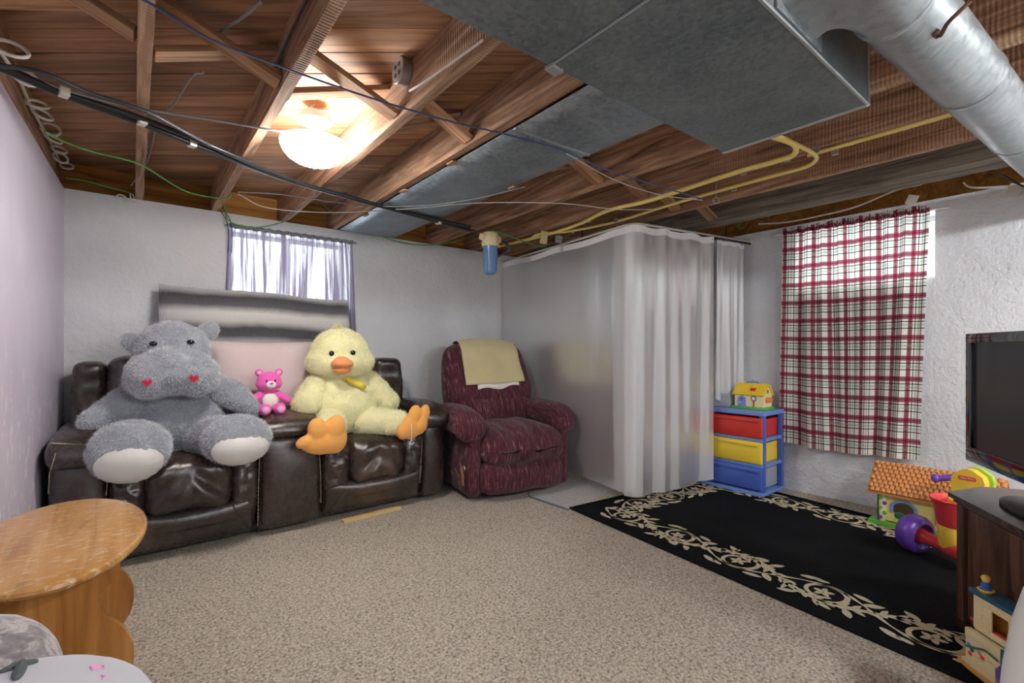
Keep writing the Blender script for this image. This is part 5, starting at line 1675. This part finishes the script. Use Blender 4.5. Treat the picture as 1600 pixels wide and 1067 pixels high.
mesh_obj('roof_handle', tube([((x0 + x1) / 2, hy - 0.05, z + 0.188), ((x0 + x1) / 2, hy - 0.045, z + 0.205), ((x0 + x1) / 2, hy + 0.03, z + 0.205), ((x0 + x1) / 2, hy + 0.035, z + 0.188)], 0.008, 8), MAT['p_lblue'], d)
dp = [(-0.03, 0), (0.03, 0), (0.03, 0.055)] + [(0.03 * math.cos(a), 0.055 + 0.025 * math.sin(a)) for a in [PI * k / 8 for k in range(1, 8)]] + [(-0.03, 0.055)]
MX = Matrix.Translation((x0, hy + 0.045, z + 0.021)) @ Matrix(((0, 0, -1, 0), (-1, 0, 0, 0), (0, 1, 0, 0), (0, 0, 0, 1)))
o = mesh_obj('door', prism(dp, 0.006, MX), MAT['p_lblue'], d, False)
mesh_obj('door_heart', prism([(a * 0.42, b * 0.42 + 0.055) for a, b in HEART], 0.009, MX), MAT['p_purple'], o, False)
mesh_obj('door_knob', ellipsoid((x0 - 0.008, hy + 0.062, z + 0.05), (0.005, 0.005, 0.005), None, 10, 6), MAT['p_white'], o)
mesh_obj('clock_dial', lathe([(0.0, 0.0), (0.02, 0.0), (0.02, 0.006), (0.0, 0.006)], 20, Matrix.Translation((x0, hy - 0.045, z + 0.085)) @ Matrix.Rotation(-PI / 2, 4, 'Y')), MAT['p_teal'], d)
mesh_obj('clock_face', lathe([(0.0, 0.006), (0.013, 0.006), (0.013, 0.008), (0.0, 0.008)], 20, Matrix.Translation((x0, hy - 0.045, z + 0.085)) @ Matrix.Rotation(-PI / 2, 4, 'Y')), MAT['p_white'], d)
mesh_obj('clock_post', bbox(x0 - 0.005, x0, hy - 0.049, hy - 0.041, z + 0.02, z + 0.068, 0.001), MAT['p_brown'], d, False)
mesh_obj('side_roller', lathe([(0.014, -0.04), (0.02, -0.036), (0.02, 0.036), (0.014, 0.04)], 16, Matrix.Translation(((x0 + x1) / 2, y0 - 0.006, z + 0.075)) @ Matrix.Rotation(PI / 2, 4, 'Y')), MAT['p_orange'], d)
mesh_obj('gable_window', bbox((x0 + x1) / 2 - 0.012, (x0 + x1) / 2 + 0.012, y0 - 0.002, y0 + 0.002, z + 0.125, z + 0.152, 0.001), MAT['p_brown'], d, False)
mesh_obj('roof_dormer', xf(bbox(-0.016, 0.016, -0.018, 0.018, 0, 0.03, 0.004), Matrix.Translation((x0 + 0.028, hy - 0.03, z + 0.135))), MAT['p_red'], d)

# ------------------------------------------------------------------ toy cottage on the floor
d = thing('toy_cottage', 'toy cottage with orange tiled roof and green base on the floor', 'toy house', (3.74, 0.72, 0.01))
x0, x1, y0, y1, z = 3.66, 3.86, 0.40, 0.93, 0.012
GB = [(x0 - 0.05 + 0.012 * math.sin(k * 2.1), y0 - 0.02 + (y1 - y0 + 0.06) * k / 10) for k in range(11)]
mesh_obj('green_base', prism([(x1 + 0.01, y0 - 0.02)] + [(x1 + 0.01, y1 + 0.04)] + GB[::-1], 0.022, Matrix.Translation((0, 0, z))), MAT['p_green'], d, False)
ZE = 0.225
# front wall with two arched openings
def arch(yc, w, zb, h):
    return [(yc - w, zb), (yc - w, zb + h * 0.45)] + [(yc - w * math.cos(a), zb + h * 0.45 + h * 0.55 * math.sin(a)) for a in [PI * k / 8 for k in range(1, 8)]] + [(yc + w, zb + h * 0.45), (yc + w, zb)]


ops = [(0.80, 0.058, 0.095, 0.075), (0.585, 0.062, 0.075, 0.095)]
mb = MB()
yl = sorted([y0, y1] + [v for o_ in ops for v in (o_[0] - o_[1], o_[0] + o_[1])])
for i in range(len(yl) - 1):
    a, b = yl[i], yl[i + 1]
    op = [o_ for o_ in ops if abs((a + b) / 2 - o_[0]) < 0.02]
    if not op: mb.add(box(x0, x0 + 0.008, a, b, z + 0.02, ZE))
    else:
        yc, w, zb, h = op[0]
        mb.add(box(x0, x0 + 0.008, a, b, z + 0.02, zb))
        n = 16
        for k in range(n):
            ya, yb_ = a + (b - a) * k / n, a + (b - a) * (k + 1) / n
            ym = (ya + yb_) / 2
            zz = zb + h * 0.45 + h * 0.55 * math.sqrt(max(0, 1 - ((ym - yc) / w) ** 2))
            mb.add(box(x0, x0 + 0.008, ya, yb_, zz, ZE))
mb.build('front_wall', MAT['p_cream'] if False else plastic('plastic_pale_yellow', (238, 224, 140)), d, False)
for k, o_ in enumerate(ops):
    pts = [Vector((x0 - 0.003, a, b)) for a, b in arch(*o_)]
    mesh_obj('arch_trim', tube(pts, 0.009, 8, 2), MAT['p_lblue'] if k == 0 else MAT['p_tan'], d)
mb = MB()
mb.add(box(x1 - 0.006, x1, y0, y1, z + 0.02, ZE)); mb.add(box(x0, x1, y0, y0 + 0.006, z + 0.02, ZE)); mb.add(box(x0, x1, y1 - 0.006, y1, z + 0.02, ZE)); mb.add(box(x0, x1, y0, y1, z + 0.02, z + 0.026))
mb.build('side_walls', MAT['p_cream'], d, False)
mesh_obj('corner_post', bbox(x0 - 0.016, x0 + 0.004, y1 - 0.045, y1 - 0.015, z + 0.02, ZE, 0.004), MAT['p_cream'], d)
for k in range(6):
    mesh_obj('ivy_leaf', ellipsoid((x0 - 0.018, y1 - 0.03 + 0.011 * (-1) ** k, z + 0.045 + 0.03 * k), (0.004, 0.012, 0.012), None, 10, 6), MAT['p_green'] if k % 3 else MAT['p_purple'], d)
for k in range(7):
    mesh_obj('painted_shrub', ellipsoid((x0 - 0.004, 0.735 + 0.03 * math.sin(k * 1.7) + 0.012 * k, z + 0.04 + 0.016 * (k % 3)), (0.005, 0.026, 0.022), None, 12, 8), MAT['p_dkgreen'] if k % 2 else MAT['p_green'], d)
# tiled roof: base slab plus rows of rounded tiles
RXE, RXR, RZE, RZR = x0 - 0.045, 3.79, ZE - 0.012, 0.372
sl = Vector((RXR - RXE, 0, RZR - RZE)); SL = sl.length; sl.normalize(); nrm_ = Vector((-sl.z, 0, sl.x))
ya, yb_ = y0 - 0.03, y1 + 0.045
q_ = [Vector((RXE, ya, RZE)), Vector((RXE, yb_, RZE)), Vector((RXR, yb_, RZR)), Vector((RXR, ya, RZR))]
mesh_obj('roof_slab', ([tuple(p) for p in q_] + [tuple(p - Vector((0, 0, 0.012))) for p in q_], BOXF), MAT['p_roof'], d, False)
q_ = [Vector((RXR, ya, RZR)), Vector((RXR, yb_, RZR)), Vector((x1 + 0.05, yb_, 0.26)), Vector((x1 + 0.05, ya, 0.26))]
mesh_obj('roof_slab', ([tuple(p) for p in q_] + [tuple(p - Vector((0, 0, 0.012))) for p in q_], BOXF), MAT['p_roof'], d, False)
for y in (y0 + 0.004, y1 - 0.01):
    mesh_obj('gable', ([(x0, y, ZE - 0.005), (x1, y, ZE - 0.005), (RXR, y, RZR - 0.014), (x0, y + 0.006, ZE - 0.005), (x1, y + 0.006, ZE - 0.005), (RXR, y + 0.006, RZR - 0.014)], [(0, 1, 2), (5, 4, 3), (0, 3, 4, 1), (1, 4, 5, 2), (2, 5, 3, 0)]), MAT['p_cream'], d, False)
tiles = MB(); rows = 8; ncol = 22
for r_ in range(rows):
    for c in range(ncol):
        yc = ya + (yb_ - ya) * (c + 0.5 + (0.5 if r_ % 2 else 0)) / (ncol + 0.5)
        w = (yb_ - ya) / (ncol + 0.5) / 2 * 0.95
        s0, s1 = SL * r_ / rows, SL * (r_ + 1.15) / rows
        V = []
        for (s_, lift) in ((s0, 0.006), (min(s1, SL), 0.001)):
            for k in range(6):
                a = PI * k / 5
                V.append(Vector((RXE, yc - w * math.cos(a), RZE)) + sl * s_ + nrm_ * (0.002 + lift + 0.008 * math.sin(a)))
        tiles.add((V, [(k, k + 1, k + 7, k + 6) for k in range(5)] + [(5, 4, 3, 2, 1, 0)]))
o = tiles.build('roof_tiles', MAT['p_roof'], d); o['kind'] = 'stuff'

# ------------------------------------------------------------------ toy mower (yellow shell, purple handle) behind the tv stand
mc = PX(1519, 757, 3.52)
d = thing('push_toy', 'yellow and green toy with a purple handle behind the wooden stand', 'toy', (mc.x, mc.y, 0.01))
sd = Vector((-CS * 0 - 0.95, 0.25, 0)).normalized(); al = Vector((0, 0, 1)).cross(sd).normalized()
fan = [(a * 0.68, b * 0.75 if b > 0 else b) for a, b in ((-0.10, -0.10), (-0.105, 0.0), (-0.085, 0.035), (-0.06, 0.05), (-0.035, 0.072), (0.0, 0.082), (0.035, 0.074), (0.062, 0.056), (0.09, 0.04), (0.105, 0.0), (0.10, -0.10))]
MF = Matrix((al, Vector((0, 0, 1)), sd)).transposed().to_4x4(); MF.translation = Vector((mc.x, mc.y, 0.40))
mesh_obj('shell', prism(fan, 0.05, MF @ Matrix.Translation((0, 0, 0.0))), MAT['p_tyellow'], d, False)
mesh_obj('green_rim', prism([(a * 1.06 + 0.012, b * 1.08 + 0.004) for a, b in fan], 0.03, MF @ Matrix.Translation((0, 0, -0.03))), MAT['p_lime'], d, False)
mesh_obj('body', prism([(-0.06, -0.385), (0.06, -0.385), (0.066, -0.09), (-0.066, -0.09)], 0.07, MF @ Matrix.Translation((0, 0, -0.03))), MAT['p_tyellow'], d, False)
hp, _ = MF @ Vector((-0.10, 0.015, 0.02)), None
hdl = -al if (-al).dot(ray(1450, 745).normalized()) > -9 else al
lft = PX(1462, 747, 3.50)
mesh_obj('handle', tube([MF @ Vector((-0.06, 0.0, 0.03)), (MF @ Vector((-0.06, 0.0, 0.03))).lerp(lft, 0.5), lft], 0.017, 10, 5), MAT['p_purple'], d)
mesh_obj('handle_knob', ellipsoid(lft, (0.022, 0.022, 0.024), None, 14, 8), MAT['p_purple'], d)
lb0 = mesh_obj('maker_label', prism([(-0.034, -0.010), (0.034, -0.010), (0.038, 0.0), (0.034, 0.010), (-0.034, 0.010), (-0.038, 0.0)], 0.003, MF @ Matrix.Translation((0.0, 0.012, 0.05))), MAT['p_tred'], d, False)
fcv = bpy.data.curves.new('maker_text', 'FONT'); fcv.body = 'Fisher-Price'; fcv.size = 0.0125; fcv.align_x = 'CENTER'; fcv.align_y = 'CENTER'; fcv.extrude = 0.0004
tob = bpy.data.objects.new('tmp', fcv); C.objects.link(tob)
dg = bpy.context.evaluated_depsgraph_get(); dg.update()
tm = bpy.data.meshes.new_from_object(tob.evaluated_get(dg)); bpy.data.objects.remove(tob)
tm.transform(MF @ Matrix.Translation((0.0, 0.012, 0.0538))); tm.materials.clear(); tm.materials.append(MAT['p_white'])
o = bpy.data.objects.new('maker_text', tm); C.objects.link(o); o.parent = lb0

# ------------------------------------------------------------------ ride-along toy: purple wheel, red axle, yellow drum, red bucket
d = thing('toy_roller', 'purple wheeled toy roller with red axle and yellow drum', 'toy', (3.3, 0.58, 0.01))
wc = PZ(1430, 833, 0.112)
ax_end = PZ(1500, 862, 0.10)
axd = (ax_end - wc).normalized()
MW = dirm(axd).to_4x4(); MW.translation = wc
PU = MAT['p_purple']
mesh_obj('wheel', lathe([(0.0, -0.05), (0.06, -0.05), (0.088, -0.04), (0.100, -0.015), (0.100, 0.015), (0.09, 0.035), (0.066, 0.046), (0.05, 0.03), (0.045, 0.02), (0.0, 0.02)], 40, MW), PU, d)
mesh_obj('axle', lathe([(0.0, 0.012), (0.036, 0.012), (0.040, 0.03), (0.033, 0.06), (0.03, 0.12), (0.036, 0.15), (0.045, 0.19), (0.045, 0.28), (0.0, 0.28)], 24, MW), MAT['p_tred'], d)
bc_ = Vector((3.235, 0.50, 0))
mesh_obj('drum', lathe([(0.0, 0.10), (0.066, 0.10), (0.07, 0.11), (0.07, 0.20), (0.066, 0.212), (0.0, 0.212)], 32, Matrix.Translation(bc_)), MAT['p_tyellow'], d)
d = thing('toy_bucket', 'red toy bucket standing on the yellow drum', 'bucket', bc_ + Vector((0, 0, 0.212)))
mesh_obj('bucket_body', lathe([(0.0, 0.213), (0.07, 0.213), (0.073, 0.222), (0.088, 0.315), (0.097, 0.330), (0.100, 0.345), (0.096, 0.347), (0.084, 0.318), (0.07, 0.23), (0.0, 0.228)], 36, Matrix.Translation(bc_)), MAT['p_tred'], d)
mesh_obj('rim', tube([(bc_.x + 0.099 * math.cos(a), bc_.y + 0.099 * math.sin(a), 0.343) for a in [2 * PI * k / 28 for k in range(28)]], 0.005, 8, 1, True), MAT['p_tred'], d)
tag(mesh_obj('toy_cup', lathe([(0.0, 0.232), (0.045, 0.232), (0.055, 0.345), (0.05, 0.352), (0.0, 0.34)], 24, Matrix.Translation(bc_ + Vector((0.01, -0.02, 0)))), MAT['p_tyellow']), 'yellow toy cup inside the red toy bucket', 'cup')

# ------------------------------------------------------------------ corner tv stand and tv
A0 = PZ(1481, 768, 0.53)
su = Vector((-0.836, -0.549, 0)); sw = Vector((0.549, -0.836, 0))


def sp_(s, t_, z): return A0 + su * s + sw * t_ + Vector((0, 0, z - A0.z))


d = thing('tv_stand', 'dark walnut corner stand holding the flat television', 'stand', sp_(0.5, 0.2, 0))
top = [(0.0, 0.0), (1.02, 0.0), (1.15, 0.18), (1.15, 0.46), (0.95, 0.60), (0.05, 0.60), (-0.13, 0.46), (-0.13, 0.17)]


def poly3(pts, z0, z1):
    n = len(pts)
    V = [sp_(s, t_, z0) for s, t_ in pts] + [sp_(s, t_, z1) for s, t_ in pts]
    return V, [tuple(range(n)), tuple(range(2 * n - 1, n - 1, -1))] + [(i, (i + 1) % n, (i + 1) % n + n, i + n) for i in range(n)]


cxs, cts = 0.51, 0.30


def grow(pts, g): return [(s + g * math.copysign(1, s - cxs), t_ + g * math.copysign(1, t_ - cts)) for s, t_ in pts]


mesh_obj('top_board', poly3(top, 0.512, 0.53), MAT['walnut_h'], d, False)
mesh_obj('top_moulding', poly3(grow(top, -0.012), 0.497, 0.513), MAT['walnut_h'], d, False)
body = grow(top, -0.04)
mesh_obj('carcass', poly3(body, 0.05, 0.498), MAT['walnut'], d, False)
mesh_obj('base_moulding', poly3(grow(body, 0.022), 0.012, 0.05), MAT['walnut_h'], d, False)
for (s, t_) in ((0.045, 0.032), (0.975, 0.032)):
    c = sp_(s, t_, 0)
    mesh_obj('corner_post', xf(bbox(-0.02, 0.02, -0.016, 0.016, 0.05, 0.498, 0.003), TR(c.x, c.y, 0, math.atan2(su.y, su.x))), MAT['walnut'], d, False)
for (sA, sB) in ((0.075, 0.50), (0.51, 0.945)):
    c = sp_((sA + sB) / 2, 0.034, 0)
    mesh_obj('door', xf(bbox(-(sB - sA) / 2, (sB - sA) / 2, -0.006, 0.006, 0.07, 0.485, 0.002), TR(c.x, c.y, 0, math.atan2(su.y, su.x))), MAT['walnut'], d, False)

TL = PZ(1508, 718, 0.625)
td = Vector((-0.868, -0.497, 0)).normalized(); tb_ = Vector((0.497, -0.868, 0)).normalized()


def tvp(s, t_, z): return TL + td * s + tb_ * t_ + Vector((0, 0, z - TL.z))


def tvbox(s0, s1, t0, t1, z0, z1, b=0.003):
    m_ = Matrix((td, tb_, Vector((0, 0, 1)))).transposed().to_4x4(); m_.translation = Vector((TL.x, TL.y, 0))
    return xf(bbox(s0, s1, t0, t1, z0, z1, b), m_)


d = thing('television', 'black flat screen television standing on the walnut stand', 'television', tvp(0.45, 0.05, 0.53))
W_, H0, H1 = 0.90, 0.625, 1.165
mesh_obj('back_shell', tvbox(0.012, W_ - 0.012, 0.02, 0.075, H0 + 0.01, H1 - 0.01, 0.012), MAT['black'], d)
for (a, b, c, e_) in ((0, W_, H1 - 0.04, H1), (0, W_, H0, H0 + 0.062), (0, 0.042, H0 + 0.055, H1 - 0.035), (W_ - 0.042, W_, H0 + 0.055, H1 - 0.035)):
    mesh_obj('bezel', tvbox(a, b, 0.0, 0.03, c, e_, 0.006), MAT['gloss_black'], d)
mesh_obj('screen', tvbox(0.04, W_ - 0.04, 0.012, 0.02, H0 + 0.058, H1 - 0.038, 0.001), MAT['screen'], d, False)
mesh_obj('neck', tvbox(W_ / 2 - 0.07, W_ / 2 + 0.07, 0.02, 0.06, 0.545, H0 + 0.05, 0.008), MAT['gloss_black'], d)
c = tvp(W_ / 2 - 0.12, 0.06, 0)
vf = lathe([(0.0, 0.532), (1.0, 0.532), (1.0, 0.540), (0.9, 0.548), (0.3, 0.556), (0.0, 0.556)], 40)
mesh_obj('foot', ([tuple(Vector((c.x, c.y, p[2])) + td * (p[0] * 0.22 + 0.12) + tb_ * p[1] * 0.11) for p in vf[0]], vf[1]), MAT['black'], d, True, None, 40)

# ------------------------------------------------------------------ toy playhouse in front of the stand
HO = PZ(1521, 1036, 0.02)
hu = Vector((-0.68, -0.733, 0)).normalized(); hw = Vector((0.733, -0.68, 0)).normalized()   # along the front, away from the viewer
MH = Matrix((hu, hw, Vector((0, 0, 1)))).transposed().to_4x4(); MH.translation = Vector((HO.x, HO.y, 0.0015)); MH = MH @ Matrix.Diagonal((0.9, 0.45, 0.87, 1))


def hb_(*a, b=0.003): return xf(bbox(*a, b=b), MH)


d = thing('toy_playhouse', 'cream toy playhouse with blue roof in front of the walnut stand', 'toy house', MH @ Vector((0.1, 0.08, 0.012)))
CR = MAT['p_cream']
bp_ = [(-0.05, 0.0), (-0.04, -0.05), (0.0, -0.075), (0.08, -0.085), (0.24, -0.08), (0.26, 0.0), (0.26, 0.14), (-0.03, 0.14)]
mesh_obj('tan_base', xf(prism([(p.x, p.y) for p in catmull([Vector((a, b, 0)) for a, b in bp_], 4, True)], 0.018), MH @ Matrix.Translation((0, 0, 0.013))), MAT['p_tan'], d, False)
# stepped front with window opening
for (a, b, c, e_, f_, g_) in ((0.0, 0.075, 0.0, 0.010, 0.165, 0.30), (0.145, 0.17, 0.0, 0.010, 0.165, 0.30), (0.075, 0.145, 0.0, 0.010, 0.165, 0.185), (0.075, 0.145, 0.0, 0.010, 0.272, 0.30), (0.0, 0.006, 0.010, 0.12, 0.03, 0.30), (0.164, 0.17, 0.010, 0.12, 0.03, 0.30), (0.006, 0.164, 0.114, 0.12, 0.03, 0.30), (0.006, 0.164, 0.010, 0.114, 0.158, 0.166)):
    mesh_obj('house_wall', hb_(a, b, c, e_, f_, g_, b=0.001), CR, d, False)
for k in range(7):
    for j in range(2):
        mesh_obj('brick', hb_(0.008 + 0.032 * j + 0.004 * (k % 2), 0.036 + 0.032 * j + 0.004 * (k % 2), -0.003, 0.001, 0.178 + 0.016 * k, 0.190 + 0.016 * k, b=0.001), CR, d, False)
wf = MB()
for q_ in ((0.072, 0.148, 0.183, 0.189), (0.072, 0.148, 0.268, 0.274), (0.072, 0.078, 0.183, 0.274), (0.142, 0.148, 0.183, 0.274)): wf.add(hb_(q_[0], q_[1], -0.005, 0.003, q_[2], q_[3], b=0.001))
wf.build('window_frame', CR, d, False)
mesh_obj('red_sill', hb_(0.08, 0.14, 0.002, 0.03, 0.186, 0.194), MAT['p_tred'], d, False)
mesh_obj('back_room', hb_(0.02, 0.16, 0.100, 0.112, 0.17, 0.29, b=0.001), MAT['p_tan'], d, False)
mesh_obj('blue_roof', hb_(-0.012, 0.185, -0.02, 0.13, 0.300, 0.318, b=0.004), MAT['p_teal'], d)
mesh_obj('balcony', hb_(-0.012, 0.16, -0.045, 0.0, 0.125, 0.16, b=0.006), CR, d)
mesh_obj('lower_wall', hb_(-0.010, 0.155, -0.040, 0.0, 0.03, 0.125, b=0.002), CR, d, False)
for k in range(4):
    mesh_obj('stair_step', hb_(-0.008 + 0.034 * k, 0.03 + 0.034 * k, -0.075, -0.038, 0.03, 0.045 + 0.016 * k, b=0.002), CR, d)
mesh_obj('orange_landing', hb_(0.05, 0.15, -0.058, -0.041, 0.031, 0.075, b=0.002), MAT['p_tan'], d, False)
mesh_obj('stair_rail', xf(tube([(0.0, -0.055, 0.09), (0.04, -0.055, 0.105), (0.08, -0.055, 0.122), (0.13, -0.055, 0.115)], 0.004, 6), MH), MAT['p_dkgreen'], d)
for k, (a, b, mt) in enumerate(((0.005, 0.098, 'p_lblue'), (0.018, 0.085, 'p_teal'), (0.05, 0.092, 'p_pink'), (0.062, 0.082, 'p_tred'), (0.01, 0.066, 'p_tred'))):
    mesh_obj('painted_flower', xf(ellipsoid((a, -0.041, b), (0.009, 0.003, 0.009), None, 12, 6), MH), MAT[mt], d)
mesh_obj('blue_door', hb_(0.145, 0.225, -0.065, -0.05, 0.085, 0.17, b=0.004), MAT['p_teal'], d)
mesh_obj('door_panel', hb_(0.158, 0.212, -0.069, -0.064, 0.10, 0.155, b=0.002), MAT['p_blue'], d)
mesh_obj('side_wing', hb_(0.17, 0.25, 0.0, 0.11, 0.03, 0.245, b=0.004), CR, d)
mesh_obj('green_hoop', xf(tube([(0.21 + 0.024 * math.cos(a), -0.004, 0.20 + 0.024 * math.sin(a)) for a in [2 * PI * k / 20 for k in range(20)]], 0.005, 8, 1, True), MH), MAT['p_green'], d)
mesh_obj('red_peg', xf(tube([(-0.003, 0.03, 0.178), (-0.028, 0.028, 0.184)], 0.006, 8, 1), MH), MAT['p_tred'], d)
mesh_obj('dark_wheel', xf(tube([(0.19 + 0.045 * math.cos(a), -0.075, 0.078 + 0.045 * math.sin(a)) for a in [2 * PI * k / 24 for k in range(24)]], 0.008, 8, 1, True), MH), MAT['p_purple'], d)
# little figure on its roof
fb = MH @ Vector((0.035, 0.03, 0.318))
d = thing('toy_figure', 'tiny blue toy figure in a yellow boat on the toy playhouse roof', 'toy figure', fb)
MFg = Matrix.Translation(fb) @ Matrix.Scale(0.72, 4)
mesh_obj('boat', lathe([(0.0, 0.0), (0.022, 0.0), (0.032, 0.014), (0.030, 0.018), (0.0, 0.014)], 24, MFg), MAT['p_yellow'], d)
mesh_obj('torso', lathe([(0.0, 0.014), (0.019, 0.014), (0.02, 0.022), (0.016, 0.028), (0.02, 0.034), (0.018, 0.044), (0.0, 0.05)], 20, MFg), MAT['p_blue'], d)
mesh_obj('head', xf(ellipsoid((0, 0, 0.062), (0.016, 0.016, 0.016), None, 18, 12), MFg), MAT['p_skin'], d)
mesh_obj('hair', lathe([(0.017, 0.066), (0.019, 0.068), (0.016, 0.076), (0.008, 0.083), (0.0, 0.084)], 18, MFg), MAT['p_yellow'], d)

# ------------------------------------------------------------------ smooth white tub at the edge
wt = PZ(1672, 1010, 0.40)
d = thing('white_tub', 'smooth white rounded plastic tub in front of the toy playhouse', 'tub', (wt.x, wt.y, 0.0))
mesh_obj('tub_body', lathe([(0.0, 0.0), (0.12, 0.0), (0.13, 0.01), (0.125, 0.15), (0.112, 0.31), (0.097, 0.42), (0.076, 0.51), (0.045, 0.555), (0.0, 0.565)], 48, Matrix.Translation((wt.x, wt.y, 0.0))), MAT['p_white'], d)
mesh_obj('base_ring', tube([(wt.x + 0.128 * math.cos(a), wt.y + 0.128 * math.sin(a), 0.014) for a in [2 * PI * k / 36 for k in range(36)]], 0.008, 8, 1, True), MAT['p_white'], d)
